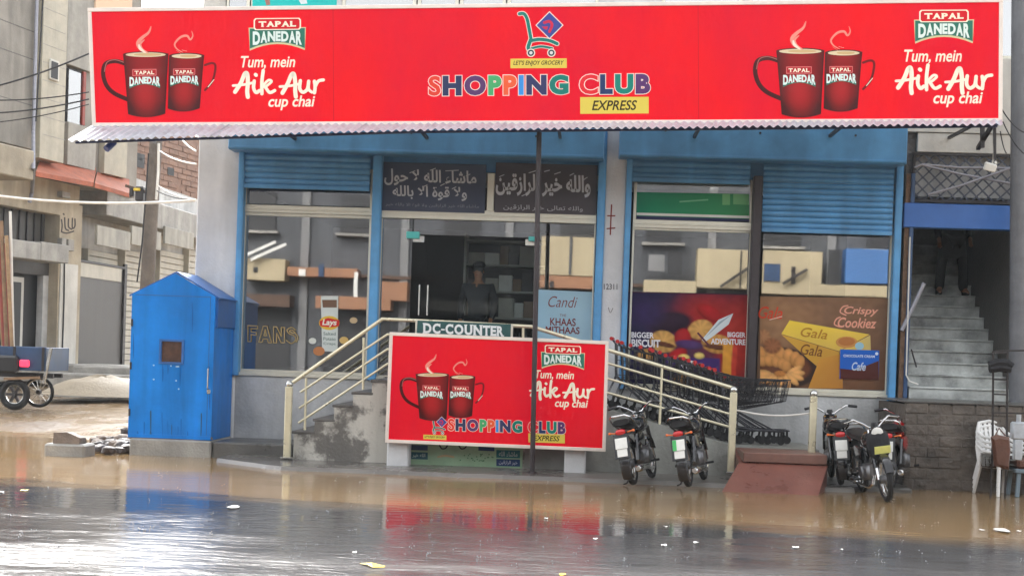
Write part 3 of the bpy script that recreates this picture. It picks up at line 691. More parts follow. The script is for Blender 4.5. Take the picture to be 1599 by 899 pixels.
def shopping_club(par, W, x0, y0, x1, y1, sl, d=.003):
    full = 'SHOPPING CLUB'; w = {}
    _, _, a, b, c, e = text_mesh(full, .05)
    # each letter placed at its own advance
    adv = [text_mesh('H' + full[:i] + 'H', .0)[3] for i in range(len(full) + 1)]
    tot = adv[-1] - adv[0]
    for i, ch in enumerate(full):
        if ch == ' ': continue
        g = text_mesh(ch, .05); wid = (adv[i + 1] - adv[i]) / tot * (x1 - x0); lx = x0 + (adv[i] - adv[0]) / tot * (x1 - x0)
        yy0, yy1 = y0 + sl * (lx - x0), y1 + sl * (lx - x0)
        gx0, gx1 = lx + wid * .06, lx + wid * .94
        if ch == 'I': gx0, gx1 = lx + wid * .16, lx + wid * .84
        ib, ob = (.03, .06) if ch in 'SC' else (.06, .09); g = text_mesh(ch, ib); kx = (ob - ib) / (g[3] - g[2]) * (gx1 - gx0); ky = (ob - ib) / (g[5] - g[4]) * (yy1 - yy0)
        ink = Ink(W); ink.k = i * 2; ink.text(ch, gx0 - kx, yy0 - ky, gx1 + kx, yy1 + ky, S(246, 222, 208), d, ob, slope=sl); ink.text(ch, gx0, yy0, gx1, yy1, SCOL[i], d + .002, ib, slope=sl); ink.build('letter', par)
def trolley(ink, x, y, s, sl, d=.003):
    T = lambda a, b: (x + (a - 806) * s, y + (b - 18) * s + sl * (a - 806) * s)
    st = lambda pts, w, c, dd: ink.stroke([T(*p) for p in pts], w * s, c, dd)
    te = S(24, 124, 110)
    for w, c, dd in ((7.4, S(246, 226, 214), d), (5, te, d + .002)):
        st([(811, 22), (818, 22), (823, 30), (826, 44), (829, 60)], w, c, dd); st([(829, 62), (826, 70), (825, 76), (830, 80)], w * 1.1, c, dd + .0004); st([(829, 64), (842, 62), (858, 64), (870, 69)], w, c, dd + .0008); st([(830, 76), (845, 73), (862, 76)], w * .7, c, dd + .0012)
    for cx in (829, 861):
        a = T(cx, 83); ink.ell(*a, 6.6 * s, 6.6 * s, S(246, 226, 214), d + .004); ink.ell(*a, 5 * s, 5 * s, S(40, 70, 76), d + .005); ink.ell(*a, 2.6 * s, 2.6 * s, S(226, 220, 216), d + .006)
    q = lambda r: [T(858, 40 - r), T(858 + r, 40), T(858, 40 + r), T(858 - r, 40)]
    ink.poly(q(22), S(246, 226, 214), d + .004); ink.poly(q(20), S(62, 72, 148), d + .005)
    ink.stroke([T(850, 36), T(858, 34), T(862, 40), T(858, 50)], 4.4 * s, S(206, 44, 74), d + .006); ink.poly([T(846, 42), T(856, 42), T(854, 47), T(850, 46)], S(206, 44, 74), d + .0065)
def ybox(ink, x0, y0, x1, y1, sl, t, d=.003, sh=.25, pad=.12):
    dy = sl * (x1 - x0)
    ink.poly([(x0, y0), (x1, y0 + dy), (x1, y1 + dy), (x0, y1)], S(224, 200, 84), d)
    w = x1 - x0; h = y1 - y0
    ink.text(t, x0 + w * pad, y0 + h * .2 + dy * pad, x1 - w * pad, y1 - h * .2 + dy * pad, S(60, 50, 24), d + .003, .02, sh, slope=sl)
def board(name, Y, corners, label, cat, fr=.035, thick=.05, col=RED):
    W = YW(Y); P = [W.hit(*c) for c in corners]           # TL TR BR BL
    t = thing(name, label, cat, tuple((P[2] + P[3]) / 2))
    p = MB(); p.prism(P, (0, thick, 0)); M(name + '_red', col, .5, 0, .2, .5, 0.5, 1.6, spec=.08, c2=S(222, 0, 44), stretch=(1, 1, .45), bdist=.13); p.build('panel', name + '_red', t)
    cen = sum(P, Vector()) / 4
    for i in range(4):
        a, b = P[i].copy(), P[(i + 1) % 4].copy(); d = (b - a).normalized()
        if i % 2: a += d * fr * .5; b -= d * fr * .5
        else: a -= d * fr * .5; b += d * fr * .5
        f = MB(); f.bar(a + Vector((0, thick / 2, 0)), b + Vector((0, thick / 2, 0)), thick + .03, fr, bev=.004) if i % 2 == 0 else f.bar(a + Vector((0, thick / 2, 0)), b + Vector((0, thick / 2, 0)), fr, thick + .028, up=Vector((0, 1, 0)), bev=.004)
        f.build('frame', 'frame_white', t)
    return t, W
M('frame_white', S(240, 226, 214), .45, 0, .12, 4, streak=.1)
ban, BWW = board('banner', -2.0, [(140, 16), (1563, 1), (1562, 188), (147, 195)], 'long red shop banner with tea mugs and shop name above the canopy', 'banner', .05)
def pr(name, par, W, fn, *args, **kw): k = Ink(W); fn(k, *args, **kw); return k.build(name, par)
P = ban['_o']; q = [BWW.hit(*c) + Vector((0, .055, 0)) for c in ((140, 16), (1563, 1), (1562, 188), (147, 195))]; m = MB(); m.prism(q, (0, .01, 0)); m.build('backing_sheet', 'grey_render', ban)
for x in (520, 1090): k = Ink(BWW); k.stroke([(x, 14 - x * .0105 + 4), (x + 1, 192 - x * .005)], .9, S(204, 4, 30)); k.build('seam', ban)
pr('mug_print', ban, BWW, mug_art, 158, 45, 1.0, -.012); pr('mug_print', ban, BWW, mug_art, 1176, 37, 1.06, -.008)
pr('crest_print', ban, BWW, danedar, 390, 29, 86, 49, -.01, .003); pr('crest_print', ban, BWW, danedar, 1429, 16, 90, 51, -.006, .003); pr('slogan_print', ban, BWW, slogan, 362, 88, 1.0, -.006, .004); pr('slogan_print', ban, BWW, slogan, 1397, 78, 1.06, -.004, .004)
pr('trolley_print', ban, BWW, trolley, 806, 18, 1.0, -.004); pr('tagline_print', ban, BWW, ybox, 797, 92, 885, 107, -.006, "LET'S ENJOY GROCERY", pad=.05); shopping_club(ban, BWW, 668, 119, 1017, 150, -.010); pr('tagline_print', ban, BWW, ybox, 906, 152, 1013, 178, -.006, 'EXPRESS', pad=.17)
# lower board in front of the steps
bd, LW = board('board_sign', -2.12, [(611, 521), (948, 535), (943, 702), (604, 688)], 'red framed advertising board with tea mugs leaning in front of the steps', 'sign', .045)
pr('mug_print', bd, LW, mug_art, 624, 553, .735, .03)
pr('crest_print', bd, LW, danedar, 846, 538, 66, 36, .035, .003); pr('slogan_print', bd, LW, slogan, 826, 577, .71, .03, .004); pr('trolley_print', bd, LW, trolley, 669, 649, .4, .04); pr('tagline_print', bd, LW, ybox, 661, 678, 697, 685, .04, "LET'S ENJOY GROCERY", pad=.05)
shopping_club(bd, LW, 699, 653, 884, 672, .03); pr('tagline_print', bd, LW, ybox, 825, 676, 882, 690, .03, 'EXPRESS', pad=.14)
# ================================================================== CANOPY, POLE
def canopy():
    t = thing('canopy', 'corrugated metal canopy sloping out below the long red banner', 'canopy', (0, -2, 4.5))
    fl, fr_ = atY(106, 220, -2.85), atY(1566, 194.5, -2.75); bl, br = atY(146, 196, -1.97), atY(1563, 187, -1.97)
    n = 13; per = 9; fm = atY(640, 203.5, -2.8); mid = .366
    front = lambda s: fl.lerp(fm, s / mid) if s < mid else fm.lerp(fr_, (s - mid) / (1 - mid))
    for k in range(n):
        m = MB(); vs = []; q = per * 8
        for i in range(q + 1):
            s = (k + i / q * 1.02) / n; s = min(s, 1.0)
            a = bl.lerp(br, s); b = front(s); w = .015 * cos(2 * pi * i / 8) + (.004 if k % 2 else 0)
            jit = .02 * noise.noise(Vector((k * 3.1, 0, 0)))
            for r in range(4): p = a.lerp(b, r / 3 + (jit if r == 3 else 0)); vs.append(p + Vector((0, 0, w)))
        m.add(vs, [(i * 4 + r, i * 4 + r + 1, i * 4 + 5 + r, i * 4 + 4 + r) for i in range(q) for r in range(3)], True)
        m.build('sheet', 'galv', t)
    f = MB(); o_ = Vector((0, .14, .0)); f.bar(fl + o_ + Vector((.05, 0, 0)), fm + o_, .03); f.build('purlin', 'iron_blue', t); f = MB(); f.bar(fm + o_, fr_ + o_ + Vector((-.03, 0, 0)), .03); f.build('purlin', 'iron_blue', t)
    f = MB(); f.bar(bl + Vector((.05, 0, -.05)), br + Vector((-.03, 0, -.05)), .05); f.build('purlin', 'iron_blue', t)
    for s in (.02, .2, .36, .52, .68, .84, .985):
        a, b = bl.lerp(br, s), front(s); m = MB(); m.bar(a + Vector((0, .05, .03)), Vector((a.x, -.05, a.z + .06)), .04)
        m.build('bracket', 'iron_dark', t)
    # the open bracket at the stair end
    m = MB(); x = atY(1534, 210, -.4).x; p = lambda px, py, Y: atY(px, py, Y)
    m.bar(p(1534, 196, -1.2), p(1534, 231, -1.2), .05); m.bar(p(1549, 196, -1.6), p(1527, 232, -.9), .05); m.bar(p(1553, 196, -1.9), p(1553, 250, -1.9), .035)
    m.build('bracket', 'iron_dark', t)
M('iron_blue', S(46, 52, 92), .5, .1, .2, 4)
canopy()
m = MB(); a, b = atY(842, 207, -2.3), atY(831, 741, -2.3); m.tube([a, (a + b) / 2, Vector((b.x, b.y, .04))], .033, 10); m.tube([Vector((b.x, b.y, .05)), Vector((b.x, b.y, .07))], .06, 10)
one('canopy_post', m, 'iron_brown', 'thin dark iron post in front of the red board, propping the canopy', 'post')
t = thing('floodlight', 'small white floodlight hanging from the canopy end above the stair entrance', 'light', tuple(atY(1548, 260, -1.9)))
m = MB(); p = atY(1546, 261, -1.9); m.obox(p, (.075, .04, .05), Euler((.3, .25, 0)).to_matrix(), .01); m.build('lamp_body', 'plate_white', t)
m = MB(); m.tube([atY(1552, 205, -1.9), atY(1551, 250, -1.9), atY(1549, 256, -1.9)], .008, 6); m.build('stem', 'wire_white', t)
m = MB(); q = atY(1540, 258, -1.92); m.tube([atY(1553, 255, -1.9), atY(1556, 253, -1.9)], .02, 8); m.build('clamp', 'plate_white', t)

# ================================================================== KIOSK
def kiosk():
    Yf, Yb = -1.15, -.08
    X0, X1 = atY(203, 570, Yf).x, atY(333, 570, Yf).x; z0 = .235; ze = atY(268, 461, Yf).z; za = atY(274, 427, Yf).z; xc = (X0 + X1) / 2 + .02
    t = thing('guard_kiosk', 'tall bright blue metal kiosk with gabled roof and small window, beside the left shop window', 'kiosk', ((X0 + X1) / 2, Yf, z0))
    # front panel as a frame around the window opening
    wx0, wx1, wz0, wz1 = rect(Yf, 252, 533, 284, 565)
    m = MB(); y1 = Yf + .03
    m.box(X0, wx0, Yf, y1, z0, ze); m.box(wx1, X1, Yf, y1, z0, ze); m.box(wx0, wx1, Yf, y1, z0, wz0); m.box(wx0, wx1, Yf, y1, wz1, ze)
    m.prism([(X0, Yf, ze), (X1, Yf, ze), (xc, Yf, za)], (0, .03, 0)); m.build('front_panel', 'kiosk_blue', t)
    m = MB(); m.box(X1 - .03, X1, y1 + .001, Yb, z0, ze); m.build('side_panel', 'kiosk_blue', t)
    m = MB(); m.box(X0, X0 + .03, y1 + .001, Yb, z0, ze); m.build('side_panel', 'kiosk_blue', t)
    m = MB(); m.box(X0 + .03, X1 - .03, Yb - .03, Yb, z0, ze); m.build('back_panel', 'kiosk_blue', t)
    for a, b in (((X0 - .05, ze - .03), (xc, za + .012)), ((X1 + .05, ze - .03), (xc, za + .012))):
        m = MB(); m.prism([(a[0], Yf + .035, a[1]), (b[0], Yf + .035, b[1]), (b[0], Yf + .035, b[1] + .02), (a[0], Yf + .035, a[1] + .02)], (0, Yb - Yf, 0)); m.build('roof_sheet', 'kiosk_roof', t)
    m = MB(); m.box(X1 + .0005, X1 + .028, Yf + .06, Yb - .02, ze - .42, ze - .02); m.build('side_vent', 'kiosk_roof', t)
    w = MB(); fr = .03
    w.box(wx0 - fr, wx1 + fr, Yf - .018, Yf - .001, wz1, wz1 + fr); w.box(wx0 - fr, wx1 + fr, Yf - .018, Yf - .001, wz0 - fr, wz0); w.box(wx0 - fr, wx0, Yf - .017, Yf - .001, wz0, wz1); w.box(wx1, wx1 + fr, Yf - .017, Yf - .001, wz0, wz1)
    o = w.build('window_frame', 'kiosk_roof', t)
    g = MB(); g.box(wx0, wx1, Yf + .02, Yf + .024, wz0, wz1); g.build('pane', 'kiosk_pane', o)
    h = MB(); x = atY(326, 590, Yf).x; zt, zb = atY(326, 573, Yf).z, atY(326, 608, Yf).z
    h.tube([(x, Yf - .005, zt), (x, Yf - .05, zt - .02), (x, Yf - .05, zb + .02), (x, Yf - .005, zb)], .01, 8); h.box(x - .02, x + .03, Yf - .012, Yf, zb - .06, zb + .0, .003); h.build('handle', 'steel', t)
    ink = Ink(YW(Yf))
    for x, y, r in ((240, 570, 1.5), (277, 572, 3.2), (240, 592, 1.6), (275, 594, 1.4), (279, 607, 1.3), (267, 571, 1.2)): ink.ell(x, y, r, 1.3, S(170, 204, 232), .002, 7)
    rr = random.Random(8)
    for k in range(12):
        x = 207 + rr.random() * 122; y = 640 + rr.random() * 34; ink.stroke([(x, y), (x + rr.uniform(-.6, .6), y + 5), (x + rr.uniform(-.6, .6), 683)], rr.uniform(.8, 2.2), (S(60, 92, 120), S(24, 100, 178), S(20, 106, 188))[k % 3], .002, taper=True)
    for x, y0_, y1_ in ((254, 568, 596), (281, 568, 604), (262, 569, 584), (327, 610, 640), (208, 520, 560), (300, 470, 520)): ink.stroke([(x, y0_), (x + .4, (y0_ + y1_) / 2), (x, y1_)], 1.3, S(26, 96, 170), .002, taper=True)
    ink.poly([(204, 681), (230, 679), (260, 682), (300, 680), (332, 682), (332, 686), (204, 686)], S(96, 92, 88)); ink.build('paint_chip', t)['kind'] = 'stuff'
    for zz in (z0 + .35, z0 + 1.0, z0 + 1.6):
        m = MB(); m.tube([(X0 + .012, Yf - .008, zz - .05), (X0 + .012, Yf - .008, zz + .05)], .014, 8); m.build('hinge', 'iron_dark', t)
    m = MB(); m.box(X0 + .05, X1 - .06, Yf - .004, Yf - .0005, ze - .012, ze, .0); m.box(X1 - .07, X1 - .062, Yf - .004, Yf - .0006, z0 + .06, ze - .013); m.build('weld_seam', 'kiosk_roof', t)
    m = MB(); m.bar((X0 + .004, Yf - .004, z0 + .03), (X1 - .004, Yf - .004, z0 + .03), .012, .05); m.build('base_rail', 'kiosk_blue', t)
M('kiosk_pane', S(92, 66, 54), .15, 0, .5, 9)
kiosk()
# plinth slabs below the kiosk
px = atY(203, 700, -1.2).x
for k, (a, b, mt) in enumerate(((203, 330, 'concrete'), (331, 452, 'concrete_wet'))):
    m = MB(); x0, x1 = atY(a, 700, -1.2).x, atY(b, 705, -1.2).x; m.box(x0, x1 - .004, -1.24 + k * .05, -.05, -.05, .23 - k * .012, .02)
    one('plinth_slab', m, mt, ['rough grey concrete plinth under the blue kiosk', 'dark wet concrete ledge between kiosk and stair post'][k], 'plinth')

# ================================================================== STAIRS, RAMP, RAILINGS
YS = -1.62
M('stringer', S(196, 192, 182), .65, 0, .2, 1.5, .35, 25, c2=S(112, 108, 102), streak=.3, ramp=(.46, .53))
def staircase():
    t = thing('staircase', 'worn concrete steps climbing sideways to the shop door', 'stairs', (-2, YS, 0))
    xs = [460, 492, 522, 551, 580]; zs = [atY(478, 673, YS).z, atY(508, 654, YS).z, atY(537, 632, YS).z, atY(566, 612, YS).z, ZS - .01]
    for k in range(4):
        x0, x1 = atY(xs[k], 650, YS).x, atY(xs[k + 1], 640, YS).x
        m = MB(); m.box(x0, x1 + .001, YS, 0, -.02, zs[k] - .035, .008); m.build('step', 'concrete', t)
        m = MB(); m.box(x0 - .03, x1 + .02, YS - .015, -.001, zs[k] - .034, zs[k], .006); m.build('tread', 'concrete_dark', t)
    x0, x1 = atY(580, 640, YS).x, atY(822, 620, YS).x
    m = MB(); m.box(x0 + .002, x1, YS, -.001, -.02, ZS - .05, .01); m.build('landing_wall', 'concrete', t)
    m = MB(); m.box(x0 - .02, x1, YS - .02, .055, ZS - .049, ZS - .006, .006); m.build('landing_slab', 'concrete_dark', t)
    pl = [atY(xs[0], 650, YS).x]; pts = [Vector((pl[0], 0, -.02))]
    for k in range(4):
        xa_, xb_ = atY(xs[k], 650, YS).x, atY(xs[k + 1], 640, YS).x; pts += [Vector((xa_, 0, zs[k] - .036)), Vector((xb_ - .002, 0, zs[k] - .036))]
    pts += [Vector((pts[-1].x, 0, ZS - .051)), Vector((x1, 0, ZS - .051)), Vector((x1, 0, -.02))]
    m = MB(); n = len(pts); m.add([p + Vector((0, YS - .012, 0)) for p in pts] + [p + Vector((0, YS - .001, 0)) for p in pts], [tuple(range(n))] + [(i, i + n, (i + 1) % n + n, (i + 1) % n) for i in range(n)]); m.build('stringer_render', 'stringer', t)
    return x1
xr0 = staircase()
xr1 = atY(1268, 690, -1.0).x; zr1 = atY(1240, 696, -.9).z
RP = [(xr0 + .002, ZS - .02), (atY(949, 640, YS).x, .885), (atY(1150, 695, YS).x, .45), (xr1, zr1)]
def rz(x):
    for (xa_, za_), (xb_, zb_) in zip(RP, RP[1:]):
        if x <= xb_: return za_ + (zb_ - za_) * (x - xa_) / (xb_ - xa_)
    return RP[-1][1]
def ramp():
    t = thing('ramp', 'grey concrete trolley ramp sloping down beside the shop windows', 'ramp', (xr0, YS, 0))
    m = MB(); m.prism([(RP[0][0], YS, -.02), (xr1, YS, -.02)] + [(x, YS, z) for x, z in RP[::-1]], (0, -YS - .002, 0)); m.build('side_wall', 'ramp_concrete', t)
    return t
ramp()
def apron_ramp():
    t = thing('ramp_apron', 'maroon painted concrete slope at the foot of the trolley ramp', 'ramp', (xr1 - .6, -2.4, 0))
    A = atY(1145, 700, YS).x; B = atY(1274, 706, YS).x; C, D = atZ(1128, 768, .0).x, atZ(1276, 772, .0).x; yc = atZ(1200, 770, 0).y
    zt = atY(1210, 702, YS).z
    m = MB(); mid = -2.55
    top = [(A, YS - .003, zt), (B, YS - .003, zt), (B, mid, zt * .72), (A - .02, mid, zt * .72)]
    m.add([*top, (D, yc, .0), (C, yc, .0), (A, YS - .003, -.03), (B, YS - .003, -.03), (D, yc, -.03), (C, yc, -.03), (B, mid, -.03), (A - .02, mid, -.03)],
          [(0, 1, 2, 3), (3, 2, 4, 5), (5, 4, 8, 9), (0, 3, 11, 6), (3, 5, 9, 11), (1, 7, 10, 2), (2, 10, 8, 4), (6, 7, 1, 0)])
    m.build('slope', 'maroon', t)
    m = MB(); zk = zt * .74; m.box(A + .03, B - .01, mid - .02, YS - .01, zt * .75, zt + .015, .01); m.build('upper_slab', 'maroon_dry', t)
M('maroon_dry', S(128, 92, 80), .4, 0, .35, 3, .2, 20)
apron_ramp()
YR = -1.55
def P3(px, py, Y=YR): return atY(px, py, Y)
def handrail():
    t = thing('handrail', 'pale gold steel handrail running up the steps and down the ramp', 'handrail', tuple(P3(600, 600)))
    rails = [([(457, 597), (597, 498), (700, 503), (830, 510), (1146, 606)], .026), ([(469, 612), (605, 522), (830, 531), (946, 566), (1146, 625)], .017), ([(467, 637), (605, 545), (830, 554), (946, 590), (1146, 648)], .017), ([(466, 660), (605, 568), (830, 577), (946, 612), (1146, 668)], .017)]
    for pts, r in rails:
        m = MB(); m.tube([P3(*p) for p in pts], r, 8); m.build('rail', 'steel_gold', t)
    for a, b in (((478, 590), (476, 671)), ((568, 527), (567, 608)), ((1034, 570), (1030, 662)), ((817, 508), (816, 590)), ((652, 500), (652, 590))):
        m = MB(); m.tube([P3(*a), P3(*b)], .018, 8); m.build('baluster', 'steel_gold', t)
def newel(top, bot, Y, label):
    a, b = atY(*top, Y), atY(*bot, Y); t = thing('newel_post', label, 'post', tuple(b))
    m = MB(); m.box(b.x - .045, b.x + .045, Y - .045, Y + .045, b.z, a.z, .012); m.build('post', 'steel_gold', t)
    m = MB(); m.sphere((b.x, Y, a.z + .03), .05, 10, 7); m.build('cap', 'steel', t)
    m = MB(); m.box(b.x - .075, b.x + .075, Y - .075, Y + .075, b.z - .004, b.z + .02, .006); m.build('base_plate', 'steel', t)
handrail()
newel((448, 603), (448, 715), -1.75, 'square gold steel post at the foot of the steps'); newel((1143, 612), (1141, 738), -2.05, 'square gold steel post where the ramp rail ends'); newel((1269, 618), (1266, 743), -2.05, 'square gold steel post between ramp and parked motorcycles')
m = MB(); a, b = atY(1150, 640, -2.0), atY(1264, 645, -2.0); m.tube([a + (b - a) * k / 8 - Vector((0, 0, .1 * sin(pi * k / 8) * .5)) for k in range(9)], .013, 6)
one('barrier_rope', m, 'wire_white', 'pale rope strung between two gold posts in front of the trolleys', 'rope')
# DC counter sign
t = thing('counter_sign', 'dark green DC-COUNTER sign hung on the rail above the red board', 'sign', tuple(atY(725, 526, -1.66)))
W = YW(-1.66); P = [W.hit(*c) for c in ((652, 500), (798, 506), (797, 531), (650, 525))]
m = MB(); m.prism(P, (0, .03, 0)); M('counter_green', S(34, 82, 80), .4, 0, .15, 3); m.build('board', 'counter_green', t)
ink = Ink(W, .04); ink.letters('DC-COUNTER', 660, 504, 787, 520, S(232, 238, 236), .045, .04, 0, True)
for x, y, w in ((674, 0, 0),): pass
ink.build('lettering', t)
for c in ((650, 512), (799, 520)):
    m = MB(); q = W.hit(*c); m.bar(q + Vector((0, .015, -.12)), q + Vector((0, .015, .12)), .03, bev=.003); m.build('frame', 'alum', t)
# pedestals
for (a, b, y0, y1, lb) in ((604, 638, 684, 727, 'left'), (881, 915, 696, 740, 'right')):
    x0, x1, z0, z1 = rect(-2.0, a, y0, b, y1); m = MB(); m.box(x0, x1, -2.0, -1.7, .0, z1 + .3, .02)
    one('concrete_pedestal', m, 'plaster', 'short pale concrete pedestal holding up the red board, %s' % ('next to the green painted panel' if lb == 'left' else 'nearest the parked motorcycles'), 'pedestal')
# green painted panel low on the landing wall
t = thing('wall_sign', 'pale green painted notice low on the wall under the red board', 'sign', tuple(atY(727, 733, -1.64)))
x0, x1, z0, z1 = rect(-1.65, 639, 690, 816, 733); m = MB(); m.box(x0, x1, -1.662, -1.636, z0 + .03, z1 + .25); M('mint', S(150, 186, 150), .5, 0, .25, 3); m.build('panel', 'mint', t)
nb = S(38, 66, 110); NW = YW(-1.662)
for q, cc, tx, tc in (((640, 694, 668, 702), nb, None, None), ((640, 705, 668, 716), S(48, 96, 108), 'الله خير', S(190, 210, 200)), ((747, 696, 772, 703), nb, None, None), ((775, 702, 812, 714), S(40, 112, 118), 'ماشاء الله', S(190, 214, 214)), ((775, 716, 812, 727), nb, 'خير الرازقين', S(200, 208, 224))):
    ink = Ink(NW, .035); ink.poly([(q[0], q[1]), (q[2], q[1] + 1), (q[2], q[3] + 1), (q[0], q[3])], cc, .002)
    if tx: ink.text(arab(tx), q[0] + 4, q[1] + 2, q[2] - 4, q[3] - 2, tc, .004, .01)
    ink.build('print_patch', t)
for x in (686, 716): ink = Ink(NW); ink.stroke([(x, 694), (x + 4, 700), (x + 10, 699), (x + 13, 694)], 2.2, S(54, 60, 62), .003); ink.build('print_stroke', t)
ink = Ink(NW); rr = random.Random(3)
for k in range(26): ink.ell(718 + rr.random() * 52, 708 + rr.random() * 12, 1.1, 1.1, S(84, 128, 96), .003, 6)
ink.build('print_dots', t)['kind'] = 'stuff'
ink = Ink(NW); ink.stroke([(684, 713), (695, 711), (708, 713)], 3, S(190, 168, 132), .003); ink.build('print_stroke', t)

# ================================================================== POSTERS IN THE WINDOWS
YP = .072
def poster(label, corners, base, draw, mat='print_matte', Y=YP):
    ink = Ink(YW(Y)); (a, b, c, d) = corners; n = 10
    ink.grid(lambda u, v: (a[0] + (b[0] - a[0]) * u + ((d[0] - a[0]) + (c[0] - d[0] - b[0] + a[0]) * u) * v, a[1] + (b[1] - a[1]) * u + ((d[1] - a[1]) + (c[1] - d[1] - b[1] + a[1]) * u) * v), base or (lambda u, v: (1, 1, 1)), n, n, 0)
    t = thing('window_poster', label, 'poster', tuple(YW(Y).hit((c[0] + d[0]) / 2, (c[1] + d[1]) / 2)))
    if base: ink.build('sheet', t, mat)
    k = Ink(YW(Y), .03); draw(k); k.build('print_layer', t, mat); return t
def lay(k):
    k.poly([(501, 462), (528, 462), (527, 549), (503, 548)], S(214, 220, 214), .002); k.poly([(503, 468), (526, 468), (526, 480), (504, 480)], S(120, 92, 74), .003)
    k.ell(514, 504, 16, 11, S(228, 190, 70), .004); k.poly([(499, 501), (512, 496), (530, 500), (529, 509), (516, 511), (500, 509)], S(206, 44, 44), .005); k.text("Lays", 503, 498, 526, 510, S(240, 236, 220), .007, .03, .2)
    for y in (518, 526, 534): k.text('Salted' if y < 520 else 'Potato' if y < 530 else 'Crisps', 505, y, 524, y + 5, S(90, 120, 110), .004, .01)
    for x, y, r, c in ((488, 532, 6, S(222, 224, 214)), (498, 548, 9, S(196, 130, 84)), (537, 531, 7, S(214, 180, 110)), (552, 500, 6, S(206, 180, 140))): k.ell(x, y, r, r * .8, c, .003)
poster('poster of a white crisps tube with flying chips in the left shop window', [(480, 455), (571, 458), (571, 572), (480, 568)], None, lay)
def fans(k):
    c = S(196, 168, 110); st = lambda *pts: k.stroke(list(pts), 1.1, c, sub=1)
    def sh(pts): 
        for a, b in zip(pts, pts[1:] + pts[:1]): k.stroke([a, b], 1.2, c)
    sh([(387, 508), (402, 509), (402, 513), (392, 513), (392, 518), (400, 519), (400, 523), (392, 522), (392, 533), (387, 533)])
    sh([(411, 509), (417, 509), (424, 535), (419, 535), (417, 529), (411, 529), (409, 534), (404, 534)]); sh([(414, 514), (416, 524), (412, 524)])
    sh([(427, 510), (432, 510), (439, 525), (439, 511), (444, 511), (444, 535), (439, 535), (432, 520), (432, 535), (427, 535)])
    k.stroke([(461, 515), (455, 511), (448, 515), (452, 521), (458, 523), (462, 529), (455, 536), (447, 531)], 1.2, c); k.stroke([(461, 519), (455, 515), (452, 517), (455, 519), (462, 521), (465, 528), (462, 534)], 1.2, c)
poster('faint gold outline letters reading FANS on the left shop window', [(378, 490), (470, 494), (470, 574), (378, 570)], None, fans)
def candi(k):
    k.text('KHAAS', 859, 496, 899, 508, S(120, 56, 56), .002, .02); k.text('MITHAAS', 852, 509, 905, 520, S(120, 56, 56), .002, .02)
    k.text('THE', 874, 490, 884, 494, S(128, 74, 70), .002, .0)
ct = poster('pale blue sweets poster reading KHAAS MITHAAS on the glass beside the door', [(841, 452), (928, 456), (925, 594), (838, 592)], lambda u, v: S(150 + 14 * u, 186 + 8 * u, 206), candi); k = Ink(YW(YP), .03); k.text('Candi', 856, 462, 902, 479, S(128, 74, 70), .002, -.004, .35); k.build('lettering', ct, 'print_matte')
def mixc(a, b, k): return tuple(a[i] + (b[i] - a[i]) * k for i in range(3))
def raster(k, x0, y0, x1, y1, slope, bg, shapes, nu=100, nv=76):
    # continuous-tone print: soft shapes laid over one another
    def col(u, v):
        x = x0 + (x1 - x0) * u; y = y0 + (y1 - y0) * v; c = bg(u, v); n = noise.noise(Vector((x * .09, y * .11, 3)))
        for sh in shapes:
            cx, cy, rx, ry, rot, cc, soft = sh[:7]; dx, dy = x - cx, y - cy; X = dx * cos(rot) + dy * sin(rot); Y = -dx * sin(rot) + dy * cos(rot)
            if len(sh) > 8 and sh[8] == 'box': r = max(abs(X) / rx, abs(Y) / ry)
            else: r = sqrt((X / rx) ** 2 + (Y / ry) ** 2)
            a = max(0, min(1, (1 - r) / soft + .5))
            if a > 0:
                md = sh[7] if len(sh) > 7 else 'ball'; e = cc
                if md == 'ball': e = tuple(q * (1.15 - .45 * r * r - .25 * (Y / ry)) for q in cc)
                if md == 'cookie': th = math.atan2(Y, X); e = tuple(q * (1.1 - .3 * r + .18 * cos(th * 9) * r - .12 * (Y / ry)) for q in cc)
                c = mixc(c, e, a)
        return tuple(max(0, q * (1 + .18 * n)) for q in c)
    k.grid(lambda u, v: (x0 + (x1 - x0) * u, y0 + (y1 - y0) * v + slope * (x1 - x0) * u), col, nu, nv)
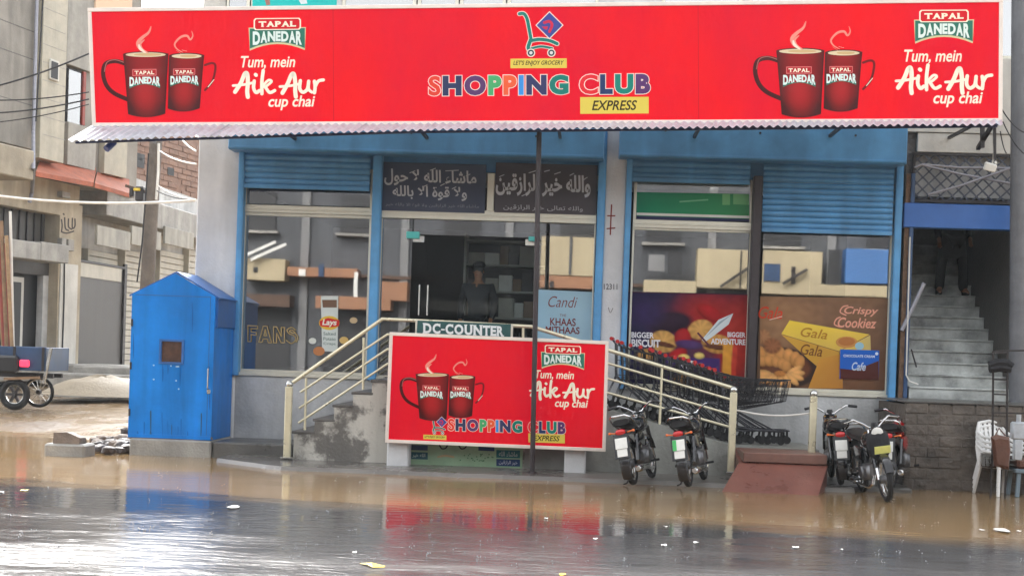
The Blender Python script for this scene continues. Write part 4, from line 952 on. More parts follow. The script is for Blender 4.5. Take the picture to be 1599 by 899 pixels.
def bisc(k):
    bi, dk, rd, pu = S(206, 158, 88), S(90, 50, 34), S(160, 26, 30), S(64, 40, 104)
    sh = [(1110, 490, 46, 30, .3, S(150, 34, 34), .9, 'flat'), (1150, 540, 26, 60, .1, S(170, 44, 34), .9, 'flat'), (1046, 502, 34, 16, -.1, S(44, 24, 44), .3), (1008, 488, 26, 20, 0, S(50, 34, 80), .9, 'flat'),
          (1036, 532, 21, 17, .2, bi, .12, 'cookie'), (1036, 536, 19, 4, .2, dk, .3), (1094, 512, 20, 15, -.3, bi, .12, 'cookie'), (1120, 534, 25, 15, .1, S(200, 146, 74), .12, 'cookie'), (1120, 539, 22, 4, .1, dk, .3), (1010, 556, 16, 12, 0, S(190, 140, 76), .14, 'cookie'),
          (1066, 526, 13, 15, .2, rd, .2), (1108, 486, 22, 11, .5, rd, .2), (1076, 536, 22, 7, .1, S(74, 46, 96), .25), (1058, 552, 16, 9, -.4, rd, .25),
          (1080, 576, 44, 20, .02, pu, .06, 'flat', 'box'), (1136, 566, 8, 32, .05, S(214, 150, 52), .2, 'flat', 'box'), (1146, 566, 4, 30, .05, S(196, 60, 40), .3, 'flat', 'box'), (1068, 556, 9, 5, 0, S(224, 196, 110), .3), (1092, 553, 8, 5, 0, S(224, 196, 110), .3), (1080, 590, 30, 8, 0, S(196, 146, 80), .3, 'cookie')]
    raster(k, 981, 457, 1169, 598, .02, lambda u, v: mixc(S(36, 30, 66), S(128, 30, 36), max(0, min(1, (u - .3) * 1.3 + .25 * sin(v * 5)))), sh)
    k.poly([(1096, 530), (1122, 499), (1145, 489), (1138, 506), (1112, 526), (1100, 534)], S(206, 216, 220)); k.poly([(1100, 528), (1124, 502), (1145, 489), (1124, 506)], S(150, 166, 176)); k.stroke([(1090, 520), (1106, 538)], 3, S(90, 40, 60))
    k.text('NCE', 1060, 562, 1084, 576, S(226, 220, 220), .007, .03)
    wt = S(226, 224, 228)
    k.text('BIGGER', 986, 518, 1021, 527, wt, .008, .03); k.text('BISCUIT', 986, 529, 1031, 541, wt, .008, .035); k.text('BIGGER', 1136, 518, 1164, 526, wt, .008, .03); k.text('ADVENTURE', 1110, 528, 1164, 537, wt, .008, .03)
poster('dark blue and red biscuit poster reading BIGGER BISCUIT with a sword', [(981, 455), (1171, 459), (1168, 600), (979, 596)], lambda u, v: S(60, 30, 50), bisc)
def gala(k):
    ck = S(214, 150, 84); sh = [(1210, 500, 60, 40, 0, S(150, 112, 80), .9, 'flat'), (1340, 580, 60, 30, 0, S(112, 76, 52), .9, 'flat')]
    sh += [(1204, 574, 76, 34, .03, S(54, 38, 32), .08, 'flat'), (1200, 573, 66, 28, .03, S(104, 62, 40), .1, 'flat')]
    for i in range(10): a = -3.0 + i * .3; sh.append((1200 + 50 * cos(a), 571 + 20 * sin(a), 8.5, 12, a * .4 + .4, tuple(q * (1.05 - .03 * i) for q in ck), .12))
    for i in range(8): a = -2.9 + i * .36; sh.append((1198 + 32 * cos(a), 576 + 13 * sin(a), 8, 9, a * .4, tuple(q * (.95 - .02 * i) for q in ck), .12))
    for i in range(10): a = -.5 + i * .42; sh.append((1218 + 26 * cos(a), 583 + 12 * sin(a), 13, 5, a, S(222, 164, 98), .16))
    sh.append((1218, 583, 9, 5, 0, S(196, 128, 66), .3, 'cookie')); sh += [(1192, 526, 11, 12, 0, S(176, 124, 84), .25, 'cookie'), (1206, 540, 14, 12, 0, S(150, 96, 62), .3, 'cookie')]
    raster(k, 1187, 463, 1385, 606, .012, lambda u, v: mixc(S(132, 100, 76), S(96, 68, 50), v * .7 + .2 * u), sh, 110, 80)
    def face(a, b, c, d, c0, c1): k.grid(lambda u, v: tuple((a[i] + (b[i] - a[i]) * u) * (1 - v) + (d[i] + (c[i] - d[i]) * u) * v for i in range(2)), lambda u, v: mixc(c0, c1, min(1, max(0, .6 * u + .4 * v + .12 * noise.noise(Vector((u * 5, v * 4, 1)))))), 14, 8)
    face((1233, 500), (1358, 522), (1310, 548), (1220, 521), S(238, 206, 70), S(214, 178, 84)); face((1220, 522), (1310, 549), (1316, 606), (1262, 560), S(206, 160, 62), S(190, 140, 58)); face((1311, 548), (1359, 523), (1360, 552), (1314, 590), S(222, 188, 90), S(190, 170, 110)); face((1280, 560), (1316, 552), (1316, 606), (1262, 606), S(204, 146, 58), S(176, 118, 50))
    k.ell(1322, 534, 17, 9, S(196, 138, 74)); k.ell(1322, 533, 13, 6.5, S(178, 112, 58)); k.ell(1342, 540, 7, 6, S(150, 190, 206))
    k.text('Gala', 1250, 510, 1292, 525, S(178, 128, 44), .005, .01, .35, slope=.12); k.text('Gala', 1250, 536, 1284, 553, S(120, 78, 34), .005, .01, .35, slope=.12)
    k.text('Gala', 1184, 478, 1222, 497, S(206, 70, 44), .005, .01, .35); k.stroke([(1202, 499), (1221, 494)], 1.4, S(226, 190, 170))
    k.text('Crispy', 1318, 478, 1372, 493, S(222, 156, 132), .003, .02, .3); k.text('Cookiez', 1308, 495, 1369, 511, S(222, 156, 132), .003, .02, .3); k.stroke([(1321, 492), (1312, 487), (1316, 479), (1324, 477)], 2, S(222, 156, 132)); k.stroke([(1311, 510), (1303, 506), (1306, 498), (1312, 495)], 2, S(222, 156, 132))
poster('brown biscuit poster with yellow pack and plate of cookies in the last window', [(1187, 462), (1387, 466), (1382, 609), (1181, 604)], lambda u, v: S(110, 84, 64), gala)
def choc(k):
    k.poly([(1312, 575), (1330, 577), (1352, 571), (1372, 563), (1372, 593), (1312, 591)], S(84, 40, 34), .002); k.text('CHOCOLATE CREAM', 1317, 553, 1366, 557, S(214, 226, 240), .003, .02); k.text('Cafe', 1330, 565, 1352, 578, S(190, 206, 226), .004, .02, .3); k.ell(1369, 552, 2.6, 2.6, S(214, 226, 240), .003, 10)
poster('small blue chocolate cream sticker on the cookie poster', [(1312, 545), (1373, 547), (1372, 593), (1311, 591)], lambda u, v: S(34, 96, 190), choc, Y=.055)
def greenp(k):
    k.poly([(994, 332), (1170, 337), (1170, 341), (994, 336)], S(224, 226, 220), .002); k.poly([(1128, 303), (1140, 303), (1140, 320), (1128, 320)], S(120, 190, 130), .002); k.poly([(1145, 303), (1170, 304), (1170, 320), (1145, 319)], S(120, 190, 130), .002)
    k.poly([(994, 337), (1170, 342), (1170, 346), (994, 344)], S(52, 56, 90), .0025); k.stroke([(1062, 315), (1105, 312)], 2.4, S(120, 190, 150), .003)
poster('green banner strip behind the glass below a half-open shutter', [(994, 300), (1170, 303), (1170, 344), (994, 342)], lambda u, v: S(28 + 40 * u, 138 + 10 * u, 104 - 10 * u), greenp)
for a, b, c, d, lb in ((1083, 398, 1166, 452, 'x'),): pass

# ================================================================== INTERIOR
def shelf_unit(xc, y, w, label, seed):
    r = random.Random(seed); t = thing('display_shelf', label, 'shelf', (xc, y, ZS)); lv = [ZS + .1, ZS + .55, ZS + .98, ZS + 1.4, ZS + 1.82, ZS + 2.2]
    for z in lv: m = MB(); m.box(xc - w / 2, xc + w / 2, y - .2, y + .2, z - .03, z, .004); m.build('shelf_board', 'shelf', t)
    for s in (-1, 1): m = MB(); m.box(xc + s * w / 2 - .02, xc + s * w / 2 + .02, y - .21, y + .21, ZS, ZS + 2.3); m.build('upright', 'shelf', t)
    return lv
shelf_lv = shelf_unit(atY(790, 430, 2.2).x, 2.2, 1.3, 'shelf rack stacked with groceries inside the open shop door', 1)
def bottle_me():
    m = MB(); m.lathe([(.0, 0), (.036, 0), (.038, .02), (.038, .15), (.016, .2), (.014, .24), (.017, .25), (.017, .27), (0, .27)], (0, 0, 0), 'Z', 10); return m
M('bottle_dark', S(40, 44, 46), .1, 0, .1); M('cap_grey', S(170, 176, 180), .3)
M('carton_grey', S(176, 170, 160), .6, 0, .2, 5); M('carton_white', S(214, 212, 206), .5, 0, .15, 5); M('carton_brown', S(130, 104, 82), .6, 0, .2, 5); M('carton_dark', S(74, 72, 76), .6, 0, .2, 5)
xs0 = atY(790, 430, 2.2).x
for k in range(12):
    o = bottle_me().build('bottle', 'bottle_dark'); o.location = (xs0 - .58 + k * .105, 2.05, shelf_lv[1]); tag(o, 'dark bottle on the lower shelf inside the shop door, %s from the left' % ORD[k], 'bottle', 'bottles on the shop shelf')
rr = random.Random(5); cm = ['carton_grey', 'carton_white', 'carton_brown', 'carton_dark']
for L, nm in ((2, 'third'), (3, 'fourth'), (4, 'fifth')):
    x = xs0 - .6; k = 0
    while x < xs0 + .48:
        w = .14 + rr.random() * .16; h = .16 + rr.random() * .16; m = MB(); m.box(x, x + w - .01, 2.02, 2.3, shelf_lv[L], shelf_lv[L] + h, .004)
        mt = cm[(k + L) % 4]; one('product_carton', m, mt, '%s carton, %s from the left on the %s shelf inside the shop' % (mt.split('_')[1], ORD[k], nm), 'carton', 'cartons on the shop shelf'); x += w; k += 1
# ================================================================== PEOPLE
def skin(name, nodes, edges, mat, parent=None, sub=2):
    names = list(nodes); idx = {k: i for i, k in enumerate(names)}
    me = bpy.data.meshes.new(name); me.from_pydata([nodes[k][0] for k in names], [(idx[a], idx[b]) for a, b in edges], [])
    o = bpy.data.objects.new(name, me); COL.objects.link(o)
    o.modifiers.new('s', 'SKIN'); sv = me.skin_vertices[0].data
    for i, k in enumerate(names):
        r = nodes[k][1]; sv[i].radius = r if isinstance(r, tuple) else (r, r); sv[i].use_root = (i == 0)
    d = o.modifiers.new('d', 'SUBSURF'); d.levels = sub; d.render_levels = sub
    dg = bpy.context.evaluated_depsgraph_get(); me2 = bpy.data.meshes.new_from_object(o.evaluated_get(dg)); bpy.data.objects.remove(o)
    me2.materials.clear(); me2.materials.append(MATS[mat]); me2.polygons.foreach_set('use_smooth', [True] * len(me2.polygons)); me2.name = name
    q = bpy.data.objects.new(name, me2); COL.objects.link(q); q.parent = parent; return q
def person(label, loc, rz, pose, cloth, trous, hairm='hair', long_shirt=False):
    # local: facing -Y, feet at z = 0, 1.74 m tall
    J = dict(pose)
    n = {'pelvis': (J['pelvis'], (.13, .10)), 'spine': (J['spine'], (.125, .10)), 'chest': (J['chest'], (.155, .11)), 'neck': (J['neck'], .055), 'headlow': (J['head_lo'], (.065, .075)), 'head': (J['head'], (.078, .098)), 'crown': (J['crown'], (.06, .075))}
    E = [('pelvis', 'spine'), ('spine', 'chest'), ('chest', 'neck'), ('neck', 'headlow'), ('headlow', 'head'), ('head', 'crown')]
    for s in ('l', 'r'):
        for k, r in (('sh', .062), ('el', .044), ('wr', .03), ('hand', (.036, .02)), ('hip', .085), ('kn', .058), ('an', .042), ('heel', .04), ('toe', .033)): n[k + s] = (J[k + s], r)
        h = Vector(J['hand' + s]); w = Vector(J['wr' + s]); dr = (h - w).normalized(); sd = dr.cross(Vector((0, 1, 0))).normalized()
        E += [('chest', 'sh' + s), ('sh' + s, 'el' + s), ('el' + s, 'wr' + s), ('wr' + s, 'hand' + s), ('pelvis', 'hip' + s), ('hip' + s, 'kn' + s), ('kn' + s, 'an' + s), ('an' + s, 'heel' + s), ('an' + s, 'toe' + s)]
        for i in range(4):
            o = sd * (i - 1.5) * .019; ln = (.062, .072, .068, .052)[i]
            n['f%d%s' % (i, s)] = (h + o + dr * ln * .5 + Vector((0, -.006, 0)), .0085); n['g%d%s' % (i, s)] = (h + o + dr * ln + Vector((0, -.022, 0)), .0075)
            E += [('hand' + s, 'f%d%s' % (i, s)), ('f%d%s' % (i, s), 'g%d%s' % (i, s))]
        n['t' + s] = (w + dr * .045 + Vector((0, -.04, 0)), .010); E += [('wr' + s, 't' + s)]
    root = thing('person', label, 'person', (0, 0, 0))
    body = skin('body', n, E, 'skin', root)
    up = 1.16
    g = {k: (n[k][0], tuple(x * up + .012 for x in (n[k][1] if isinstance(n[k][1], tuple) else (n[k][1],) * 2))) for k in ('chest', 'spine', 'pelvis', 'shl', 'ell', 'wrl', 'shr', 'elr', 'wrr')}
    ge = [('chest', 'spine'), ('spine', 'pelvis'), ('chest', 'shl'), ('shl', 'ell'), ('ell', 'wrl'), ('chest', 'shr'), ('shr', 'elr'), ('elr', 'wrr')]
    nk = Vector(n['neck'][0]); g['yoke'] = (tuple(nk - Vector((0, -.01, .08))), (.12, .095)); g['collar'] = (tuple(nk + Vector((0, .005, .005))), (.078, .078)); ge += [('chest', 'yoke'), ('yoke', 'collar')]
    if long_shirt:
        pv = Vector(n['pelvis'][0]); g['hem'] = (tuple(pv - Vector((0, 0, .38))), (.24, .17)); ge.append(('pelvis', 'hem')); g['pelvis'] = (g['pelvis'][0], (.19, .145))
    else:
        pv = Vector(n['pelvis'][0]); g['pelvis'] = (g['pelvis'][0], (.178, .14)); g['hem'] = (tuple(pv - Vector((0, 0, .12))), (.18, .145)); ge.append(('pelvis', 'hem'))
    jk = skin('jacket', g, ge, cloth, root)
    lg = {k: (n[k][0], tuple(x * 1.2 + .012 for x in (n[k][1] if isinstance(n[k][1], tuple) else (n[k][1],) * 2))) for k in ('pelvis', 'hipl', 'knl', 'anl', 'hipr', 'knr', 'anr')}
    for s in 'lr': a_ = Vector(n['an' + s][0]); lg['an' + s] = (tuple(a_ - Vector((0, 0, .03))), (.075, .08))
    skin('trousers', lg, [('pelvis', 'hipl'), ('hipl', 'knl'), ('knl', 'anl'), ('pelvis', 'hipr'), ('hipr', 'knr'), ('knr', 'anr')], trous, root)
    for s in ('l', 'r'):
        sh = {'a': (tuple(Vector(n['heel' + s][0]) + Vector((0, 0, .0))), .048), 'b': (n['toe' + s][0], (.045, .038)), 'c': (n['an' + s][0], .046)}
        skin('shoe', sh, [('a', 'b'), ('a', 'c')], 'cloth_black', root)
    h = Vector(n['head'][0]); m = MB(); m.sphere(h + Vector((0, .022, .03)), .105, 14, 9, (.86, 1.0, 1.02)); m.build('hair', hairm, root)
    # the face
    f = h + Vector((0, -.098, -.005))
    for s in (-1, 1): m = MB(); m.sphere(f + Vector((s * .032, .008, .012)), .011, 8, 6, (1.3, .8, .8)); m.build('eye', 'hair', root); m = MB(); m.sphere(h + Vector((s * .08, .0, -.005)), .028, 8, 6, (.35, .7, 1)); m.build('ear', 'skin', root)
    m = MB(); m.sphere(f + Vector((0, -.004, -.018)), .018, 8, 6, (.7, 1.1, 1.2)); m.build('nose', 'skin', root)
    m = MB(); m.sphere(f + Vector((0, .006, -.058)), .02, 8, 5, (1.3, .5, .3)); m.build('mouth', 'pipe_red', root)
    root.location = loc; root.rotation_euler.z = rz; return root
stand = dict(pelvis=(0, 0, .93), spine=(0, .01, 1.12), chest=(0, 0, 1.34), neck=(0, -.01, 1.5), head_lo=(0, -.025, 1.57), head=(0, -.02, 1.64), crown=(0, -.005, 1.72),
             shl=(.2, 0, 1.4), ell=(.27, .03, 1.12), wrl=(.24, -.1, .9), handl=(.235, -.13, .83), shr=(-.2, 0, 1.4), elr=(-.27, .03, 1.12), wrr=(-.25, -.06, .88), handr=(-.25, -.08, .8),
             hipl=(.1, 0, .87), knl=(.115, -.02, .48), anl=(.12, .02, .09), heell=(.12, .05, .045), toel=(.13, -.13, .035), hipr=(-.1, 0, .87), knr=(-.11, -.02, .48), anr=(-.115, .02, .09), heelr=(-.115, .05, .045), toer=(-.13, -.13, .035))
pm = atY(748, 420, 1.0)
person('man in a dark jacket and cap standing inside the glass shop door', (pm.x, 1.0, ZS), radians(-12), stand, 'cloth_dark', 'cloth_black')
m = MB(); c = Vector((pm.x, 1.0, ZS + 1.725)); m.sphere(c + Vector((0, .0, .01)), .112, 14, 8, (.9, 1.02, .6)); m.prism([c + Vector((-.07, -.08, -.0)), c + Vector((.07, -.08, -.0)), c + Vector((.05, -.14, -.012)), c + Vector((-.05, -.14, -.012))], (0, 0, .012))
one('cap', m, 'cloth_black', 'dark cap on the head of the man inside the door', 'cap')

# ================================================================== STAIR ENTRANCE, RIGHT
SX0, SX1 = atY(1422, 480, .0).x, atY(1584, 480, .0).x
def stairwell():
    t = thing('stairwell', 'dark stair entrance with pale marble steps beside the shop', 'stairs', (SX0, 0, 1.1))
    ys = [622, 600, 578, 556, 536, 516, 497, 480, 462, 443, 425, 408, 392]; z0 = 1.14; rise = .178; run = .27
    for k in range(14):
        Y = -.1 + k * run; z = z0 + k * rise
        m = MB(); m.box(SX0, SX1, Y, Y + run + .02, z - .3 if k else 1.0, z + rise - .03, .004); m.build('step', 'stair_marble', t)
        m = MB(); m.box(SX0 + .002, SX1 - .002, Y - .025, Y + run + .02, z + rise - .029, z + rise, .006); m.build('tread', 'stair_marble', t)
    xw = SX0 - .03
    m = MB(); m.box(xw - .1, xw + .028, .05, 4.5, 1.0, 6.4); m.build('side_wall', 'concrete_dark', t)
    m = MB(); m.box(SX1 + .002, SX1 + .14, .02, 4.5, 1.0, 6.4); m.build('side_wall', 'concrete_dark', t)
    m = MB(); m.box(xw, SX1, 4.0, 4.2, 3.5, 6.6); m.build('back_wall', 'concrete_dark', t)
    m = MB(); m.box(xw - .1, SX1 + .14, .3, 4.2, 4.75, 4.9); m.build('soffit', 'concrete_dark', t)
    # jambs
    m = MB(); a = atY(1408, 450, -.02).x; m.box(a, a + .1, -.06, .05, .6, 4.35); m.build('jamb', 'brick_strip', t)
    m = MB(); b = atY(1416, 450, -.06).x; m.box(b, b + .055, -.1, .1, 1.0, 4.35, .006); m.build('gate_post', 'gate_blue', t)
    m = MB(); p0 = atY(1421, 370, -.12); p1 = atY(1415, 585, -.12); m.tube([p0, p1, atY(1420, 595, -.12), atY(1434, 600, -.12)], .011, 6); m.build('conduit', 'wire_white', t)
    m = MB(); m.tube([atY(1443, 442, -.1), atY(1408, 516, -.1)], .03, 8); m.build('pipe', 'rust_pipe', t)
    m = MB(); m.bar(atY(1423, 545, -.12), atY(1431, 573, -.12), .03, .015); m.build('latch', 'iron_dark', t)
M('brick_strip', S(128, 100, 78), .8, 0, .5, 9, .5); M('gate_blue', S(54, 86, 128), .5, 0, .3, 4, streak=.3)
stairwell()
pl = dict(stand); pl.update(knl=(.16, -.05, .5), anl=(.2, .0, .09), heell=(.2, .03, .045), toel=(.24, -.13, .035), knr=(-.15, .05, .5), anr=(-.19, .02, .09), heelr=(-.19, .05, .045), toer=(-.23, -.13, .035))
pp = atY(1505, 470, 1.35); person('person in dark clothes standing high on the shadowed stairs', (pp.x + .02, 2.22, 1.14 + 9 * .178), radians(8), pl, 'cloth_black', 'cloth_black', long_shirt=True)
# blue fascia and lattice grille above the entrance
x0, x1, z0, z1 = rect(-.12, 1412, 319, 1587, 357); m = MB(); m.box(x0, x1, -.12, .1, z0, z1, .01); one('entrance_fascia', m, 'sign_blue', 'plain blue metal fascia board over the stair entrance', 'fascia')
gx0, gx1, gz0, gz1 = rect(.0, 1424, 240, 1596, 318)
t = thing('lattice_grille', 'dark diamond lattice grille above the blue fascia', 'grille', (gx0, 0, gz0))
for s in (-1, 1):
    k = 0; step = .17; h = gz1 - gz0; xx = gx0 - h
    while xx < gx1 + h:
        a = Vector((xx, s * .006, gz0)); b = Vector((xx + h, s * .006, gz1))
        if s < 0: a, b = Vector((xx + h, -.006, gz0)), Vector((xx, -.006, gz1))
        # clip to the frame
        d = b - a
        def cl(p):
            if p.x < gx0: p = p + d * ((gx0 - p.x) / d.x)
            if p.x > gx1: p = p + d * ((gx1 - p.x) / d.x)
            return p
        if max(a.x, b.x) > gx0 + .03 and min(a.x, b.x) < gx1 - .03:
            m = MB(); m.bar(cl(a), cl(b), .012, .02); m.build('lattice_bar', 'grille_iron', t)
        xx += step
for q in ((gx0, gx0 + .04, gz0, gz1), (gx1 - .04, gx1, gz0, gz1), (gx0 + .04, gx1 - .04, gz0, gz0 + .04), (gx0 + .04, gx1 - .04, gz1 - .04, gz1)):
    m = MB(); m.box(q[0], q[1], -.03, .02, q[2], q[3], .004); m.build('frame', 'iron_dark', t)
m = MB(); m.box(gx0, gx1, .28, .3, gz0, gz1); m.build('backing', 'carton_dark', t)
for pts, lb in (([(1428, 262), (1440, 257), (1500, 262), (1588, 263)], 'level'), ([(1440, 258), (1500, 272), (1590, 289)], 'falling'), ([(1449, 304), (1500, 290), (1592, 258)], 'rising')):
    m = MB(); m.tube([atY(x, y, -.12 - (.04 if lb == 'rising' else 0)) for x, y in pts], .018, 8); one('conduit_pipe', m, 'rust_pipe', {'level': 'level grey pipe across the top of the lattice grille', 'falling': 'grey pipe slanting down to the right over the lattice grille', 'rising': 'grey pipe slanting up to the right over the lattice grille'}[lb], 'pipe')
part('wall', 'plaster_white', (xe + .25, XR, -.03, .14, atY(1490, 240, 0).z + .01, 4.94))
part('side_pier', 'concrete', (SX1 + .145, XR, -.05, .5, .9, atY(1590, 372, 0).z), b=.01)
part('side_pier', 'plaster_white', (atY(1581, 400, -.09).x, XR, -.14, -.052, atY(1590, 380, -.1).z, atY(1590, 369, -.1).z + .01))
# utility pole at the frame's right edge
m = MB(); a, b = atY(1591, 0, -.6), atY(1588, 640, -.6); m.tube([a + (a - b) * .5, a, b, b + (b - a) * .25], [.09, .1, .115, .12], 12); one('concrete_pole', m, 'pole_grey', 'tall grey utility pole at the far side of the stair entrance', 'pole')
# block wall platform below the stairs
bx0, bx1, by = atY(1411, 700, -1.9).x, atY(1640, 700, -1.9).x, -1.9
t = thing('block_wall', 'dark damp blockwork platform below the stair entrance', 'wall', (bx0, by, 0))
m = MB(); m.box(bx0 + .02, bx1, by + .006, -.14, -.05, 1.1); m.build('core', 'block_wall', t)
rows = 8; bh = 1.13 / rows; proto = None; rr = random.Random(11)
for r in range(rows):
    x = bx0 + (.0 if r % 2 else -.15)
    while x < bx1 - .05:
        a = max(x, bx0); b = min(x + .3, bx1)
        if b - a > .06:
            if proto is None or b - a < .29:
                q = MB(); q.box(-(b - a) / 2 + .005, (b - a) / 2 - .005, -.06, .06, -bh / 2 + .005, bh / 2 - .005, .01); o = q.build('block', 'block_wall'); o.parent = t
                if b - a >= .29: proto = o
            else: o = proto.copy(); COL.objects.link(o)
            o.location = Vector(((a + b) / 2, by + .06 + rr.uniform(-.01, .01), (r + .5) * bh)) - Vector(t.location); o.rotation_euler = (rr.uniform(-.02, .02), rr.uniform(-.015, .015), rr.uniform(-.02, .02))
        x += .3
m = MB(); m.box(bx0 - .01, bx1, by - .02, -.14, 1.131, 1.15, .004); m.build('top_slab', 'concrete_wet', t)
m = MB(); x0 = atY(1276, 755, -2.0).x; m.box(x0, bx0 - .002, -2.5, -1.0, -.05, .06, .02); one('kerb_ledge', m, 'concrete_wet', 'low wet concrete ledge under the three parked motorcycles', 'ledge')

# ================================================================== MOTORCYCLES
def wheel(root, y, name, fend):
    m = MB(); m.torus((0, y, .285), .248, .037, 'X', 30, 8, 1.0); w = m.build(name, 'rubber', root)
    m = MB(); m.lathe([(.222, -.022), (.208, -.018), (.205, 0), (.208, .018), (.222, .022), (.226, 0)], (0, y, .285), 'X', 30, True); m.build('rim', 'chrome', w)
    m = MB()
    for k in range(18):
        a = 2 * pi * k / 18; s = 1 if k % 2 else -1
        m.bar((s * .03, y + .03 * cos(a + .5), .285 + .03 * sin(a + .5)), (0, y + .208 * cos(a), .285 + .208 * sin(a)), .004)
    m.build('spokes', 'steel', w)
    m = MB(); m.lathe([(.02, -.06), (.055, -.045), (.06, 0), (.055, .045), (.02, .06)], (0, y, .285), 'X', 14); m.build('hub', 'engine', w)
    return w
def fender(root, y, a0, a1, r, w, mat, name='mudguard'):
    m = MB(); n = 12; vs = []
    for i in range(n + 1):
        a = radians(a0 + (a1 - a0) * i / n)
        for x, dr in ((-w, -.03), (-w * .8, -.005), (0, .008), (w * .8, -.005), (w, -.03)): vs.append((x, y + (r + dr) * cos(a), .285 + (r + dr) * sin(a)))
    m.add(vs, [(i * 5 + k, i * 5 + k + 1, i * 5 + 6 + k, i * 5 + 5 + k) for i in range(n) for k in range(4)], True); return m.build(name, mat, root)
def sec(y, cx, z, w, h, n=12, e=2.6):
    out = []
    for k in range(n):
        a = 2 * pi * k / n; ca, sa = cos(a), sin(a)
        out.append(Vector((cx + w * math.copysign(abs(ca) ** (2 / e), ca), y, z + h * math.copysign(abs(sa) ** (2 / e), sa))))
    return out
def motorcycle(tank, plate, front_plate=None, flat_bar=False):
    r = thing('motorcycle', '', 'motorcycle', (0, 0, 0), 'motorcycles parked in front of the shop')
    wheel(r, .62, 'front_wheel', 0); wheel(r, -.6, 'rear_wheel', 0)
    fender(r, .62, 20, 165, .325, .06, 'chrome' if not front_plate else 'bike_black'); fender(r, -.6, 20, 215, .33, .07, 'bike_black')
    m = MB()
    for s in (-1, 1): m.tube([(s * .075, .62, .285), (s * .075, .47, .62), (s * .075, .38, .9)], .02, 8)
    m.build('fork', 'chrome', r)
    m = MB()
    for s in (-1, 1): m.tube([(s * .08, .56, .43), (s * .08, .43, .72)], .03, 8)
    m.build('fork_cover', tank, r)
    m = MB(); m.tube([(0, .4, .84), (0, .3, .62), (0, .1, .42), (0, -.12, .36)], .026, 8); m.tube([(0, .4, .8), (0, .0, .66), (0, -.4, .68), (0, -.72, .7)], .026, 8)
    for s in (-1, 1): m.tube([(s * .03, -.1, .4), (s * .06, -.3, .32), (s * .07, -.6, .285)], .02, 6); m.tube([(s * .1, -.56, .31), (s * .11, -.46, .64)], .03, 8)
    m.build('frame', 'bike_black', r)
    m = MB(); m.obox(Vector((0, .08, .34)), (.13, .2, .1), None, .04); m.lathe([(.09, -.15), (.1, -.12), (.1, .12), (.09, .15)], (0, .0, .33), 'X', 14)
    e = m.build('engine', 'engine', r)
    m = MB()
    for k in range(6): m.obox(Vector((0, .27 + k * .026, .37 + k * .006)), (.085, .007, .075), None, .004)
    m.build('cooling_fin', 'engine', e)
    m = MB(); m.loft([sec(.4, 0, .78, .07, .07), sec(.34, 0, .77, .12, .1), sec(.2, 0, .765, .135, .115), sec(.05, 0, .745, .12, .1), sec(-.05, 0, .72, .07, .07)]); tk = m.build('fuel_tank', tank, r)
    m = MB(); m.lathe([(.03, 0), (.032, .02), (.02, .028)], (0, .2, .875), 'Z', 10); m.build('filler_cap', 'chrome', tk)
    m = MB(); m.loft([sec(.02, 0, .765, .08, .04), sec(-.1, 0, .775, .115, .05), sec(-.35, 0, .785, .125, .05), sec(-.6, 0, .81, .125, .05), sec(-.72, 0, .825, .11, .04)]); m.build('seat', 'seat_vinyl', r)
    m = MB(); m.tube([(.13, -.35, .74), (.14, -.6, .8), (.135, -.76, .88), (.09, -.82, .905), (-.09, -.82, .905), (-.135, -.76, .88), (-.14, -.6, .8), (-.13, -.35, .74)], .013, 8); m.build('grab_rail', 'chrome', r)
    for s in (-1, 1): m = MB(); m.loft([sec(.0, s * .1, .57, .02, .07), sec(-.15, s * .115, .57, .025, .1), sec(-.36, s * .105, .6, .02, .07)]); m.build('side_cover', tank, r)
    m = MB(); m.loft([sec(-.6, 0, .69, .075, .05), sec(-.78, 0, .7, .085, .05), sec(-.86, 0, .69, .07, .04)]); m.build('tail_cowl', 'bike_black', r)
    m = MB(); m.loft([sec(-.845, 0, .7, .068, .04), sec(-.88, 0, .7, .062, .036), sec(-.89, 0, .7, .045, .022)]); m.build('tail_light', 'lamp_red', r)
    for s in (-1, 1): m = MB(); m.tube([(s * .07, -.8, .69), (s * .14, -.8, .7)], .01, 6); m.sphere((s * .155, -.8, .7), .02, 10, 6, (1, .8, .9)); m.build('indicator', 'lamp_orange', r)
    P = Matrix.Rotation(radians(-14), 3, 'X')
    m = MB(); m.obox(Vector((0, -.925, .56)), (.078, .005, .07), P, .002); pl = m.build('number_plate', 'plate_white', r)
    m = MB(); m.obox(Vector((0, -.945, .44)), (.066, .004, .05), P, .002); m.build('mud_flap', 'plate_white', r)
    m = MB(); m.obox(Vector((0, -.915, .52)), (.1, .004, .16), P, .002); m.build('plate_holder', 'black_plastic', r)
    if plate: m = MB(); m.obox(Vector((-.052, -.932, .56)), (.024, .004, .068), P, .0); m.build('plate_stripe', plate, pl)
    m = MB(); m.tube([(.06, .38, .34), (.1, .4, .22), (.12, .25, .16), (.13, -.1, .17), (.14, -.3, .2)], .02, 8); m.lathe([(.022, 0), (.045, -.05), (.05, -.5), (.045, -.6), (.03, -.62)], (.15, -.27, .215), 'Y', 12); m.build('exhaust', 'chrome', r)
    m = MB(); m.obox(Vector((-.1, -.28, .32)), (.015, .34, .05), None, .014); m.build('chain_cover', 'bike_black', r)
    m = MB()
    hb = [(-.36, .2, 1.02), (-.22, .27, 1.04), (-.12, .34, .98), (-.06, .38, .93), (.06, .38, .93), (.12, .34, .98), (.22, .27, 1.04), (.36, .2, 1.02)]
    m.tube(hb, .013, 8); h = m.build('handlebar', 'chrome', r)
